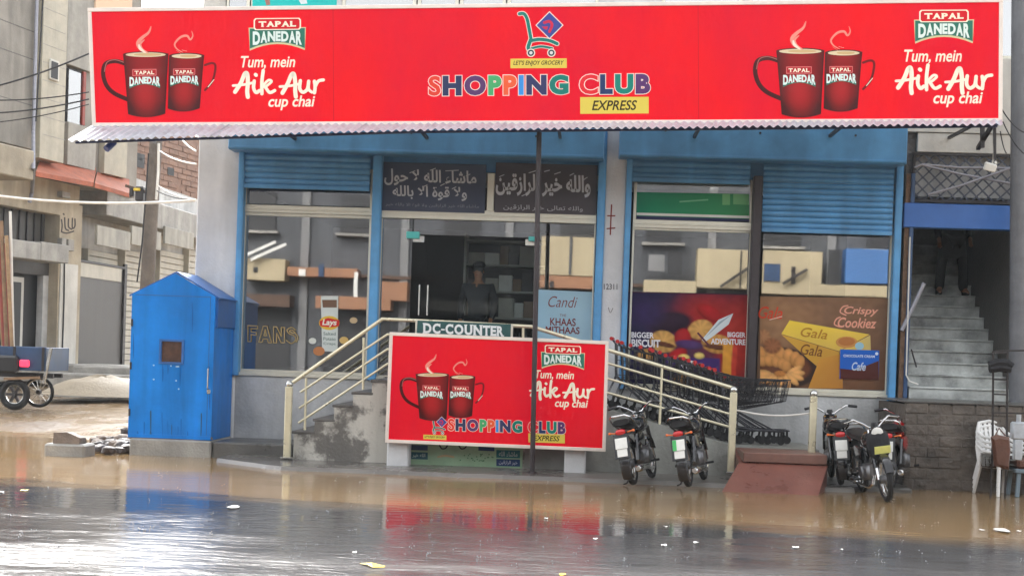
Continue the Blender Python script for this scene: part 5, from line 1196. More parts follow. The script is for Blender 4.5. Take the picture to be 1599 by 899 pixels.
    for s in (0, 1):
        a, b = (Vector(hb[0]), Vector(hb[1])) if s == 0 else (Vector(hb[-1]), Vector(hb[-2])); m = MB(); m.tube([a, a.lerp(b, .8)], .02, 8); m.build('grip', 'black_plastic', h)
        m = MB(); m.tube([a.lerp(b, .95) + Vector((0, .03, 0)), a.lerp(b, .1) + Vector((0, .06, -.01))], .006, 6); m.build('lever', 'steel', h)
    m = MB(); m.lathe([(.05, -.1), (.085, -.04), (.09, 0), (.085, .02)], (0, .5, .86), 'Y', 16); hl = m.build('headlight', tank, r)
    m = MB(); m.lathe([(.08, .0), (.075, .022), (.04, .034)], (0, .502, .86), 'Y', 16); m.build('lens', 'lens_clear', hl)
    m = MB(); m.lathe([(.04, 0), (.045, .03), (.035, .06)], (0, .4, .93), 'Z', 12); m.build('speedometer', 'black_plastic', r)
    for s in (-1, 1): m = MB(); m.tube([(s * .1, .02, .25), (s * .26, .02, .26)], .013, 6); m.tube([(s * .15, .02, .255), (s * .26, .02, .26)], .018, 6); m.build('foot_peg', 'rubber', r)
    m = MB(); m.tube([(-.08, -.02, .24), (-.2, -.1, .02), (-.23, -.16, .012)], .012, 6); m.build('side_stand', 'iron_dark', r)
    if front_plate:
        m = MB(); Q = Matrix.Rotation(radians(-18), 3, 'X'); m.obox(Vector((0, .68, .66)), (.1, .004, .05), Q, .002); m.build('number_plate', front_plate, r)
        m = MB(); m.loft([sec(.44, 0, .78, .1, .12), sec(.5, 0, .72, .15, .2), sec(.54, 0, .68, .12, .17)]); m.build('rain_cover', 'cloth_black', r)
    return r
def park(b, px, py, zg, yaw, lean, label, dy=.6):
    # px, py: where the rear (dy > 0) or front wheel touches the ground
    g = atZ(px, py, zg); b.rotation_mode = 'XYZ'; b.rotation_euler = (0, radians(lean), radians(yaw))
    d = Matrix.Rotation(radians(yaw), 3, 'Z') @ Vector((0, dy, 0)); b.location = (g.x + d.x * .94, g.y + d.y * .94, zg); b.scale = (.94,) * 3; b['label'] = label
park(motorcycle('bike_black', None), 990, 757, .05, -14, -12, 'black motorcycle with white plate next to the red board, tail light towards the road')
park(motorcycle('bike_black', 'plate_green'), 1076, 760, .05, -14, -10, 'motorcycle with a green striped number plate in front of the ramp wall')
park(motorcycle('bike_black', None), 1313, 757, .06, -4, -5, 'black motorcycle beside the gold post, behind the one facing the road')
park(motorcycle('bike_red', None), 1394, 760, .06, -22, -4, 'motorcycle with red side panels nearest the block wall')
park(motorcycle('bike_black', None, 'plate_yellow'), 1386, 783, .0, 183, 9, 'motorcycle facing the road with a yellow front plate', dy=-.62)

# ================================================================== SHOPPING CARTS
def cart():
    r = thing('shopping_cart', '', 'shopping cart', (0, 0, 0), 'nested shopping carts on the ramp')
    m = MB(); w = .25
    rim = 0
    for s in (-1, 1):
        for k in range(9):
            t = k / 8; a = Vector((-.42 + .88 * t, s * w * (1 - .15 * t), .93 + .03 * t)); b = Vector((-.3 + .7 * t, s * w * .8 * (1 - .15 * t), .5 + .14 * t)); m.bar(a, b, .006)
        for q in (0, .25, .5, .75, 1):
            a = Vector((-.42 + .12 * q, s * w * (1 - .2 * q), .93 - .43 * q)); b = Vector((.46 - .06 * q, s * w * .85 * (1 - .2 * q), .96 - .32 * q)); m.bar(a, b, .014 if q == 0 else .006)
    for k in range(6):
        y = -w * .8 + k * w * 1.6 / 5; m.bar((-.3, y, .5), (.4, y * .85, .64), .006)
    for k in range(5):
        y = -w * .8 + k * w * 1.6 / 4; m.bar((.46, y, .96), (.4, y * .85, .64), .006)
    m.bar((.46, -w * .85, .96), (.46, w * .85, .96), .014); m.build('basket', 'cart_wire', r)
    m = MB()
    for s in (-1, 1): m.tube([(-.52, s * .24, 1.0), (-.44, s * .24, .94), (-.3, s * .24, .48), (-.34, s * .26, .2), (.45, s * .2, .2)], .013, 6); m.tube([(-.3, s * .23, .48), (.2, s * .2, .22)], .011, 6)
    m.tube([(-.34, -.26, .2), (-.34, .26, .2)], .011, 6); m.tube([(.45, -.2, .2), (.45, .2, .2)], .011, 6); m.build('frame', 'cart_wire', r)
    m = MB(); m.tube([(-.52, -.26, 1.0), (-.52, .26, 1.0)], .03, 8); m.build('handle', 'cart_red', r)
    for x, y in ((-.36, -.25), (-.36, .25), (.42, -.19), (.42, .19)):
        m = MB(); m.lathe([(.02, -.014), (.055, -.014), (.06, 0), (.055, .014), (.02, .014)], (x, y, .062), 'Y', 10); m.bar((x, y, .06), (x, y, .2), .03); m.build('caster', 'rubber', r)
    return r
c0 = cart()
xs = atY(930, 560, -.8).x + .46
for k in range(20):
    c = c0 if k == 0 else dup(c0); x = xs + k * .096 + random.uniform(-.03, .03); za, zb_ = rz(x - .33), rz(x + .4); ang = math.atan2(zb_ - za, .73)
    c.location = (x, -.82 + random.uniform(-.04, .04), (za * .4 + zb_ * .33) / .73 + .012); c.scale = (.92,) * 3; c.rotation_euler = (0, -ang + random.uniform(-.03, .03), random.uniform(-.07, .07))
    c['label'] = 'dark red-handled shopping cart, %s from the top of the ramp row' % ORD[k]

# ================================================================== PLASTIC CHAIRS AND BARROW, RIGHT EDGE
def chair():
    r = thing('plastic_chair', '', 'chair', (0, 0, 0), 'stacked white plastic chairs')
    m = MB(); vs = []
    for j in range(7):
        for i in range(9):
            x = -.22 + .44 * i / 8; y = -.22 + .44 * j / 6; vs.append((x, y, .42 - .02 * (1 - (x / .22) ** 2) - .012 * j / 6))
    m.add(vs, [(j * 9 + i, j * 9 + i + 1, j * 9 + 10 + i, j * 9 + 9 + i) for j in range(6) for i in range(8)], True); m.build('seat', 'chair_white', r)
    for s in (-1, 1):
        m = MB(); m.bar((s * .23, -.22, .42), (s * .27, -.27, 0), .05, .03, bev=.008); m.build('leg', 'chair_white', r)
        m = MB(); m.bar((s * .22, .2, .42), (s * .25, .29, 0), .05, .03, bev=.008); m.build('leg', 'chair_white', r)
        m = MB(); m.tube([(s * .25, -.23, .43), (s * .28, -.22, .6), (s * .28, -.15, .65), (s * .27, .1, .66), (s * .24, .24, .72)], .024, 8); m.build('armrest', 'chair_white', r)
    m = MB()
    m.tube([(-.24, .2, .42), (-.24, .27, .72), (-.18, .32, .86), (0, .33, .89), (.18, .32, .86), (.24, .27, .72), (.24, .2, .42)], .024, 8)
    for k in range(5): x = -.15 + k * .075; m.bar((x, .22, .42), (x, .325, .86), .045, .012)
    m.build('backrest', 'chair_white', r); return r
ch = chair(); g = atZ(1541, 776, .0)
for k in range(4):
    c = ch if k == 0 else dup(ch); c.location = (g.x + .3, g.y + .42 + k * .004, k * .06); c.rotation_euler = (0, 0, radians(22)); c.scale = (.9, .9, .84); c['label'] = 'white plastic armchair, %s of the stack beside the block wall' % ['lowest', 'second from bottom', 'second from top', 'topmost'][k]
t = thing('ladder_frame', 'thin dark steel ladder frame standing at the edge of the block wall', 'frame', tuple(atZ(1560, 778, 0)))
yl = -2.75; A = lambda x, y: atY(x, y, yl)
for a, b in (((1551, 548), (1550, 690)), ((1573, 548), (1572, 700))): m = MB(); m.bar(A(*a), A(*b), .022); m.build('upright', 'iron_dark', t)
for y in (550, 592, 615, 644): m = MB(); m.bar(A(1551, y), A(1574 if y != 644 else 1599, y + 1), .018); m.build('rung', 'iron_dark', t)
m = MB(); m.bar(A(1552, 548), A(1602, 547), .02); m.build('rung', 'iron_dark', t)
m = MB(); q = Vector(A(1550, 690)); m.bar(q, Vector((q.x, yl, 0)), .02); q = Vector(A(1572, 700)); m.bar(q, Vector((q.x, yl, 0)), .02); m.build('leg', 'iron_dark', t)
m = MB(); m.tube([A(1545, 570), A(1556, 566), A(1572, 566), A(1580, 572)], .05, 8); m.tube([A(1545, 576), A(1560, 574), A(1578, 576)], .05, 8); one('cloth_bundle', m, 'cloth_black', 'dark rolled cloth resting on the ladder frame', 'cloth')
t = thing('hanging_bag', 'brown leather bag hanging on the ladder frame', 'bag', tuple(atY(1560, 735, -2.85)))
m = MB(); W = YW(-2.85); pts = [W.hit(*p) for p in ((1548, 682), (1556, 678), (1575, 682), (1577, 700), (1574, 733), (1568, 731), (1553, 727), (1551, 705))]
c = sum(pts, Vector()) / 8; m.loft([[c + (p - c) * .8 + Vector((0, -.07, 0)) for p in pts], [p + Vector((0, -.03, 0)) for p in pts], [p + Vector((0, .03, 0)) for p in pts], [c + (p - c) * .8 + Vector((0, .06, 0)) for p in pts]]); m.build('bag_body', 'brown_leather', t)
m = MB(); m.tube([atY(1554, 680, -2.85), atY(1560, 668, -2.8), atY(1570, 680, -2.85)], .01, 6); m.build('strap', 'brown_leather', t)
t = thing('vendor_stool', 'brown padded seat on blue-grey legs at the edge of the water', 'stool', tuple(atZ(1590, 772, 0)))
sx, sy = atZ(1592, 776, 0).x + .26, atZ(1592, 776, 0).y + .2
m = MB(); m.obox(Vector((sx, sy, .42)), (.3, .2, .06), None, .03); m.build('seat', 'brown_leather', t)
m = MB(); m.obox(Vector((sx, sy, .33)), (.33, .22, .025), None, .008); m.build('apron', 'grey_blue', t)
for a in (-1, 1):
    for b in (-1, 1): m = MB(); m.bar((sx + a * .27, sy + b * .17, .32), (sx + a * .29, sy + b * .19, 0), .05, .04, bev=.006); m.build('leg', 'grey_blue', t)
m = MB(); q = atY(1590, 672, -2.6); m.obox(Vector((q.x, -2.6, q.z)), (.09, .06, .11), None, .02); m.tube([(q.x, -2.6, q.z + .1), (q.x, -2.6, q.z + .2)], .03, 10); m.obox(Vector((q.x, -2.6, (q.z - .11 + .48) / 2)), (.05, .05, (q.z - .11 - .48) / 2), None, .01); one('metal_canister', m, 'galv', 'dull metal canister standing on the padded seat', 'canister')
# ================================================================== SIDE STREET, LEFT
def plan(px, D):
    p = atD(px, 545, D); return (p.x, p.y)
def line(pa, Da, pb, Db, pc, pd):                # a wall through two plan points, prolonged to pixel columns pc..pd
    a, b = Vector(plan(pa, Da)), Vector(plan(pb, Db)); W = Wall(a, b)
    c = W.hit(pc, 545); e = W.hit(pd, 545); return Wall((c.x, c.y), (e.x, e.y))
WA = line(0, 36, 125, 39.5, -140, 205); WB = line(125, 40.6, 310, 51, 110, 335)
def wpart(W, px, d0, d1, mat, name, par, b=.01):
    u0, u1, z0, z1 = W.rect(*px, d1); m = MB(); m.wbox(W, u0, u1, z0, z1, d0, d1, b); return m.build(name, mat, par)
A = thing('corner_building', 'beige corner building with terracotta ledge across the side street', 'building', tuple(WA.p(0, 0)))
uA = WA.uz(125, 480)[0]; zl = WA.uz(120, 290)[1]
# ground floor: piers and lintels around the dark shop openings
m = MB(); m.wbox(WA, 0, uA, -.2, zl, -4, -.6); m.build('inner_wall', 'dark_opening', A)
wpart(WA, (-140, 262, 125, 318), -.6, 0, 'beige_wall', 'lintel', A); wpart(WA, (90, 317, 125, 620), -.6, .001, 'beige_wall', 'pier', A); wpart(WA, (-140, 300, -60, 620), -.6, .0, 'beige_wall', 'pier', A)
u0, u1, z0, z1 = WA.rect(-58, 316, 90, 384)
m = MB(); m.wbox(WA, u0, u1, z0, z1, -.5, -.4); g = m.build('shop_grille', 'door_dark', A)
for k in range(12): uu = u0 + (u1 - u0) * (k + .5) / 12; m = MB(); m.wbox(WA, uu - .02, uu + .02, z0, z1, -.4, -.36); m.build('bar', 'iron_dark', g)
for px, nm in (((18, 376, 64, 404), 0), ((64, 380, 108, 409), 1)): wpart(WA, px, .0, .9, 'concrete', 'awning_board', A, .02)
wpart(WA, (-60, 384, 90, 425), -.45, -.3, 'door_dark', 'shop_shutter', A)
wpart(WA, (15, 432, 36, 572), -.5, -.35, 'plaster_white', 'door_frame', A); wpart(WA, (18, 440, 32, 568), -.36, -.33, 'dark_opening', 'door_leaf', A)
wpart(WA, (66, 430, 82, 572), -.5, -.3, 'plaster_grey', 'door_jamb', A); wpart(WA, (93, 412, 120, 572), -.001, .04, 'plaster_white', 'pier_panel', A)
wpart(WA, (-140, 572, 126, 596), -.5, .5, 'concrete', 'door_step', A, .03)
# upper storey
m = MB(); zt = 13.0; m.wbox(WA, 0, WA.len, zl + .02, zt, -5, .0); m.build('upper_wall', 'grey_render', A)
wpart(WA, (-140, -60, 66, 212), .001, .45, 'grey_render', 'render_panel', A); wpart(WA, (66, -60, 104, 252), .001, .6, 'tile_cream', 'tile_pier', A)
wpart(WA, (106, -60, 150, 108), .001, .2, 'tile_grey', 'tile_panel', A); wpart(WA, (150, -60, 207, 60), .001, .25, 'peach', 'wall_panel', A); wpart(WA, (106, 196, 150, 262), .001, .2, 'tile_grey', 'tile_panel', A); wpart(WA, (164, 180, 199, 275), .001, .2, 'tile_cream', 'tile_panel', A)
w = wpart(WA, (106, 110, 133, 196), .0, .12, 'dark_opening', 'window', A); wpart(WA, (107, 112, 131, 194), .12, .15, 'shop_glass', 'pane', w); wpart(WA, (130, 112, 134, 196), .12, .2, 'pipe_red', 'frame', w)
w = wpart(WA, (79, 94, 93, 126), .6, .66, 'plaster_white', 'window', A); wpart(WA, (81, 97, 91, 123), .66, .68, 'dark_opening', 'pane', w)
wpart(WA, (-140, 212, 54, 262), .001, 1.2, 'beige_wall', 'balcony', A, .03)
def ledge(pa, pb, name):
    m = MB(); n = WA.n
    a0, b0 = WA.hit(*pa[0], 0), WA.hit(*pb[0], 0); a1, b1 = WA.hit(*pa[1], .9), WA.hit(*pb[1], .9)
    m.prism([a0, b0, b1, a1], (0, 0, -.12)); m.build(name, 'terracotta', A)
ledge(((64, 248), (56, 268)), ((150, 262), (146, 285)), 'ledge'); ledge(((152, 268), (148, 286)), ((202, 280), (202, 302)), 'ledge')
ink = Ink(WA); k = S(70, 66, 66)
for pts in ([(96, 343), (97, 352), (96, 362)], [(101, 340), (102, 356), (107, 360)], [(107, 342), (107, 354), (112, 358)], [(113, 341), (113, 356), (117, 353), (117, 342)], [(96, 362), (104, 364), (115, 361)], [(99, 334), (100, 335)]): ink.stroke(pts, 2.2, k, .012)
ink.build('painted_letters', A, 'print_matte')
m = MB(); m.tube([WA.hit(58, -20, .55), WA.hit(52, 205, .55), WA.hit(52, 262, 1.3), WA.hit(50, 300, .12), WA.hit(46, 316, .12)], .05, 8); m.build('downpipe', 'rust_pipe', A)
for px in ((97, 372, 104, 390), (107, 374, 116, 392), (97, 300, 110, 309)): wpart(WA, px, .002, .16, 'concrete', 'meter_box', A)
m = MB(); m.tube([WA.hit(101, 390, .06), WA.hit(100, 470, .06), WA.hit(97, 560, .06)], .02, 6); m.build('cable', 'wire_black', A)
for y in (30, 75, 150): wpart(WA, (-60, y, 64, y + 1.5), .45, .455, 'concrete_dark', 'render_joint', A, 0)
for k in range(9): wpart(WA, (67, -10 + k * 28, 103, -9 + k * 28), .6, .604, 'concrete', 'tile_joint', A, 0)
# row of shuttered shops
B = thing('shuttered_shop_row', 'row of closed cream shutters with blank white signboards along the side street', 'building', tuple(WB.p(0, 0)))
ub = WB.len; zB = WB.uz(200, 300)[1]
m = MB(); m.wbox(WB, 0, ub, -.2, zB + .6, -4, -.3); m.build('wall', 'plaster_grey', B)
u0, u1 = WB.uz(128, 400)[0], ub; zc0 = WB.uz(200, 352)[1]; zc1 = WB.uz(200, 312)[1]
m = MB(); m.wbox(WB, u0, u1, zc0, zc1, -.3, .7, .02); m.build('slab_band', 'concrete', B)
for k, (a, b) in enumerate(((152, 204), (206, 252), (258, 303))):
    ua, ub2 = WB.uz(a, 370, .8)[0], WB.uz(b, 370, .8)[0]; zz = WB.uz((a + b) / 2, 372, .8)[1]; m = MB(); m.wbox(WB, ua, ub2, zz - .28, zz + .28, .72, .8, .01); m.build('signboard', 'board_old', B)
for k, (a, b) in enumerate(((130, 182), (188, 238), (243, 285), (288, 330))):
    ua, ub2 = WB.uz(a, 470, -.2)[0], WB.uz(b, 470, -.2)[0]; zz0, zz1 = .15, WB.uz((a + b) / 2, 392, -.2)[1]
    m = MB(); m.wbox(WB, ua - .1, ua, 0, zz1, -.3, -.05, .01); sh = m.build('shop_shutter', 'shutter_cream', B); n = 22; h = (zz1 - zz0) / n; pr = None
    for i in range(n):
        if pr is None: q = MB(); q.wbox(WB, ua + .002, ub2, zz0 + .005, zz0 + h - .01, -.26, -.2, .03); pr = q.build('slat', 'shutter_cream', sh)
        else: c = pr.copy(); COL.objects.link(c); c.parent = sh; c.location.z = i * h
wpart(WB, (120, 412, 194, 570), .25, .32, 'door_dark', 'iron_gate', B); wpart(WB, (124, 414, 190, 436), .33, .35, 'shutter_cream', 'gate_panel', B); wpart(WB, (118, 410, 196, 414), .3, .38, 'iron_dark', 'gate_bar', B)
for a in (118, 193): wpart(WB, (a, 412, a + 4, 572), .3, .38, 'iron_dark', 'gate_bar', B)
wpart(WB, (112, 570, 206, 590), -.2, 1.4, 'concrete', 'door_step', B, .03)
# brick building further up the street
WC = line(190, 58, 340, 66, 150, 420)
C = thing('brick_building', 'bare brown brick building rising behind the shuttered shops', 'building', tuple(WC.p(0, 0)))
m = MB(); m.wbox(WC, 0, WC.len, 0, 10.8, -6, 0); m.build('wall', 'brick_far', C)
u0, u1, z0, z1 = WC.rect(200, 215, 330, 345); nr = 15; bh = (z1 - z0) / nr; pr = None; rr = random.Random(4)
for r in range(nr):
    for k in range(9):
        L = (u1 - u0) / 9; a = u0 + k * L + (L / 2 if r % 2 else 0)
        if rr.random() < .12: continue
        if pr is None: q = MB(); q.wbox(WC, a + .02, a + L - .02, z0 + .02, z0 + bh - .02, .0, .05, .01); pr = q.build('brick', 'brick_far', C); a0 = a
        else: c = pr.copy(); COL.objects.link(c); c.parent = C; dv = WC.u * (a - a0); c.location = (dv.x + WC.n.x * rr.uniform(-.02, .01), dv.y + WC.n.y * rr.uniform(-.02, .01), r * bh)
for q in ((214, 240, 226, 262), (262, 262, 272, 274), (212, 246, 222, 250)): wpart(WC, q, .05, .06, 'dark_opening', 'vent_hole', C)
# far pale building closing the side street and filling the gap at the top
WD = line(300, 75, 420, 80, 120, 700); D = thing('far_building', 'pale building seen at the end of the side street', 'building', tuple(WD.p(0, 0))); m = MB(); m.wbox(WD, 0, WD.len, 0, 7.5, -6, 0); m.build('wall', 'grey_render', D)
# utility pole and wires
t = thing('utility_pole', 'weathered dark utility pole in the side street behind the kiosk', 'pole', tuple(atZ(222, 590, .2)))
dp = 31.0; a, b = atD(246, 180, dp), atD(221, 590, dp); m = MB(); m.tube([a + (a - b) * .4, a, (a + b) / 2, b + (b - a) * .03], [.11, .135, .15, .17], 12); m.build('shaft', 'pole_wood', t)
m = MB(); q = atD(240, 245, dp - .25); m.tube([atD(248, 224, dp - .2), atD(247, 270, dp - .2), atD(244, 312, dp - .2)], .03, 6); m.build('cable', 'wire_white', t)
m = MB(); m.tube([atD(232, 240, dp - .2), atD(228, 300, dp - .2), atD(222, 380, dp - .2), atD(214, 440, dp - .2)], .018, 6); m.build('cable', 'wire_black', t)
m = MB(); q = atD(219, 303, dp); m.obox(q, (.09, .09, .16), None, .02); m.obox(atD(206, 300, dp), (.05, .05, .1), None, .02); m.build('insulator', 'iron_dark', t)
m = MB(); m.bar(atD(196, 290, dp), atD(240, 304, dp), .06); m.build('cross_arm', 'rust', t)
m = MB(); m.obox(atD(214, 296, dp - .1), (.07, .04, .03), None, .01); m.build('clamp', 'litter_yellow', t)
def wire(pts, D, r, mat, label, sag=0.0):
    P = [atD(x, y, D if not isinstance(D, tuple) else D[0] + (D[1] - D[0]) * i / (len(pts) - 1)) for i, (x, y) in enumerate(pts)]
    if len(P) == 2: a, b = P; P = [a.lerp(b, k / 10) - Vector((0, 0, sag * 4 * (k / 10) * (1 - k / 10))) for k in range(11)]
    m = MB(); m.tube(P, r, 6); one('overhead_wire', m, mat, label, 'wire', 'overhead wires')
wire([(-60, 297), (306, 313)], (26, 22), .024, 'wire_white', 'thick white cable strung from the left edge to the shop corner', .12)
wire([(-40, 143), (139, 84)], 26, .016, 'wire_black', 'dark wire climbing to the top of the banner', .06)
wire([(-40, 156), (139, 144)], 26, .012, 'wire_black', 'uppermost of the three nearly level wires left of the banner', .06)
wire([(-40, 178), (139, 155)], 26, .014, 'wire_black', 'middle of the three nearly level wires left of the banner', .06)
wire([(-40, 194), (139, 163)], 26, .010, 'wire_black', 'lowest of the three nearly level wires left of the banner', .06)
wire([(56, 190), (62, 90), (68, -20)], 33, .02, 'wire_black', 'dark cable running down the grey rendered wall')
wire([(250, 236), (306, 256)], (30.5, 21), .016, 'wire_white', 'upper pale wire from the utility pole to the shop corner', .05)
wire([(247, 290), (306, 312)], (30.5, 21), .012, 'wire_white', 'lower pale wire from the utility pole to the shop corner', .05)
wire([(284, 218), (306, 236)], (26, 21), .014, 'wire_white', 'short pale wire under the canopy end by the shop corner', .02)
wire([(245, 298), (300, 312)], (30.5, 24), .012, 'wire_black', 'thin dark wire beside the lower pale wire at the pole', .04)
for k, (a, b) in enumerate((((1563, 168), (1599, 207)), ((1566, 190), (1599, 240)), ((1562, 205), (1572, 240)))): wire([a, b], 18.8 + .2 * k, .008, 'wire_black', ['upper', 'middle', 'steep'][k] + ' thin black wire hanging from the canopy end', .05)
m = MB(); m.tube([atD(178, 222, 18.3), atD(166, 233, 18.2)], .045, 10); one('drain_spout', m, 'pipe_blue', 'short blue drain spout under the canopy end on the side street', 'pipe')

# ================================================================== CARGO RICKSHAW WITH POLES
def rickshaw():
    D = 27.5; P = lambda x, y, dd=0: atD(x, y, D + dd)
    g = P(20, 640); zg = g.z; t = thing('cargo_rickshaw', 'blue cargo rickshaw with a lit red tail lamp at the left edge', 'rickshaw', tuple(g))
    a = P(-70, 580); b = P(72, 580); zt = P(30, 541).z; zb = P(30, 578).z; y0 = g.y
    m = MB(); x0, x1 = a.x, b.x
    m.box(x0, x1, y0, y0 + .04, zb, zt, .01); m.box(x0, x1, y0 + 1.2, y0 + 1.24, zb, zt, .01); m.box(x1 - .04, x1 - .001, y0 + .041, y0 + 1.2, zb, zt, .01); m.box(x0, x1, y0 + .04, y0 + 1.2, zb, zb + .04); m.build('cargo_bed', 'trike_blue', t)
    for xx in (x0 + .6, x0 + 1.15, x1 - .05):
        m = MB(); m.box(xx - .025, xx + .025, y0 - .02, y0 - .001, zb, zt, .004); m.build('stake', 'iron_dark', t)
    m = MB(); m.bar((x0, y0 + .3, zb - .1), (x1 + .05, y0 + .3, zb - .1), .08); m.bar((x0, y0 + .9, zb - .1), (x1, y0 + .9, zb - .1), .08); m.bar((x1 - .3, y0, zb - .12), (x1 - .3, y0 + 1.2, zb - .12), .07); m.build('chassis', 'iron_dark', t)
    def whl(x, y, r, w, sp):
        m = MB(); m.torus((x, y, zg + r), r - w, w, 'Y', 26, 8); k = m.build('wheel', 'rubber', t); m = MB(); m.lathe([(r - 1.6 * w, -.03), (r - 2 * w, -.02), (r - 2 * w, .02), (r - 1.6 * w, .03)], (x, y, zg + r), 'Y', 24, True); m.build('rim', 'steel', k); m = MB()
        for i in range(14 if sp else 6): q = 2 * pi * i / (14 if sp else 6); m.bar((x, y, zg + r), (x + (r - 2 * w) * cos(q), y, zg + r + (r - 2 * w) * sin(q)), .008 if sp else .05)
        m.build('spokes', 'steel' if sp else 'iron_dark', k); m = MB(); m.lathe([(.04, -.06), (.06, 0), (.04, .06)], (x, y, zg + r), 'Y', 12); m.build('hub', 'iron_dark', k)
    whl(P(24, 612).x, y0 - .02, .31, .07, False); whl(P(49, 610, .9).x, y0 + 1.3, .32, .035, True); whl(P(-60, 610).x, y0 - .02, .31, .07, False)
    q = P(41, 567); m = MB(); m.obox(Vector((q.x, y0 - .06, q.z)), (.09, .05, .07), None, .03); m.build('tail_lamp', 'tail_glow', t)
    q = P(14, 568); m = MB(); m.obox(Vector((q.x, y0 - .08, q.z)), (.22, .1, .17), None, .05); m.build('tool_box', 'black_plastic', t)
    m = MB(); m.bar((P(10, 594).x, y0 - .1, P(10, 591).z), (P(66, 588).x, y0 - .1, P(66, 589).z), .07, .05); m.build('bumper', 'wood_old', t)
    m = MB(); m.bar(P(80, 543), P(68, 598), .05); m.build('tail_post', 'steel', t)
    rr = random.Random(9); floor = zb + .04
    for k, (xa, ya, xb, mt) in enumerate(((10, 368, 24, 'bamboo'), (2, 345, 14, 'wood_old'), (5, 380, 18, 'pipe_red'), (-4, 350, 8, 'pipe_red'), (16, 330, 20, 'wire_white'), (-8, 372, 4, 'bamboo'), (8, 395, 12, 'pipe_red'))):
        top = P(xa, ya, .5 + k * .04); bx = P(xb, 540, .45 + k * .06).x; m = MB(); m.tube([(bx + .05, y0 + .25 + k * .1, floor), top], .04 if mt != 'wire_white' else .03, 8)
        one('upright_pole', m, mt, '%s pole standing in the rickshaw bed, %s' % ({'bamboo': 'tan bamboo', 'wood_old': 'brown wooden', 'pipe_red': 'reddish', 'wire_white': 'slim white'}[mt], ['nearest the open side', 'tallest of the brown ones', 'in the middle of the bundle', 'tall at the far left', 'standing alone and straight', 'half hidden at the left edge', 'shortest of the bundle'][k]), 'pole', 'poles in the rickshaw')
m = M('tail_glow', S(220, 30, 60), .3); bs = m.node_tree.nodes['Principled BSDF']; bs.inputs['Emission Color'].default_value = (1, .05, .12, 1); bs.inputs['Emission Strength'].default_value = .35
rickshaw()

# ================================================================== STONES, LITTER
def stone(loc, s, mat, label, name='rubble_stone', group=None, seed=0, flat=.6, cat='stone'):
    bm = bmesh.new(); bmesh.ops.create_icosphere(bm, subdivisions=2, radius=1)
    for v in bm.verts:
        n = noise.noise(v.co * 1.3 + Vector((seed * 7.3, seed, 0))) * .45 + noise.noise(v.co * 3 + Vector((seed, 0, 3))) * .15; v.co *= 1 + n; v.co = Vector((max(-.85, min(.85, v.co.x)) * s[0], max(-.85, min(.85, v.co.y)) * s[1], max(-.8, min(.8, v.co.z)) * s[2]))
    me = bpy.data.meshes.new(name); bm.to_mesh(me); bm.free(); me.materials.append(MATS[mat]); o = bpy.data.objects.new(name, me); COL.objects.link(o); o.location = loc; o.rotation_euler.z = seed * 1.7
    return tag(o, label, cat, group)
g0 = atZ(68, 711, 0); g1 = atZ(143, 711, 0); m = MB(); m.box(g0.x, g1.x, g0.y, g0.y + .45, -.03, .165, .025); one('concrete_block', m, 'concrete', 'rectangular concrete block lying at the puddle edge', 'block')
g2, g3 = atZ(82, 711, 0), atZ(131, 711, 0); m = MB(); x0, x1, y0 = g2.x, g3.x, g0.y + .05
m.loft([[Vector((x0, y, z)) for y, z in ((y0, .167), (y0 + .3, .167), (y0 + .28, .3), (y0 + .02, .31))], [Vector(((x0 + x1) / 2, y, z)) for y, z in ((y0, .167), (y0 + .3, .167), (y0 + .27, .31), (y0 + .03, .32))], [Vector((x1, y, z)) for y, z in ((y0, .167), (y0 + .3, .167), (y0 + .26, .24), (y0 + .04, .25))]]); one('paving_stone', m, 'rock', 'worn stone lying on top of the concrete block', 'stone')
rr = random.Random(21)
for k in range(34):
    px = 146 + rr.random() * 58; py = 688 + rr.random() * 19 - (px - 146) * .02; p = atZ(px, py, .03); s = .04 + rr.random() * .07 + (.05 if px > 180 else 0)
    stone(p + Vector((0, 0, s * .3)), (s, s * .9, s * .65), 'rock_dark' if rr.random() < .7 else 'rock', 'small wet stone in the rubble heap beside the blue kiosk', group='rubble beside the kiosk', seed=k)
stone(atZ(196, 692, .0) + Vector((0, .1, .12)), (.12, .13, .16), 'rock_dark', 'largest dark stone leaning against the kiosk', seed=50)
for k, (a, b, c, d, lb) in enumerate(((74, 590, 112, 614, 'nearest the rickshaw'), (112, 578, 168, 596, 'below the iron gate'), (172, 582, 204, 600, 'nearest the kiosk'), (60, 574, 90, 590, 'under the beige pier'))):
    D = 33 + k * .4; p0, p1 = atD(a, d, D), atD(b, d, D); zt = atD((a + b) / 2, c and b and (590 if k == 0 else 578 if k == 1 else 584 if k == 2 else 575), D).z; m = MB(); m.box(p0.x, p1.x, p0.y, p0.y + .5, min(p0.z, p1.z) - .15, zt, .04); one('kerb_block', m, 'concrete', 'grey kerb block in the side street, ' + lb, 'block')
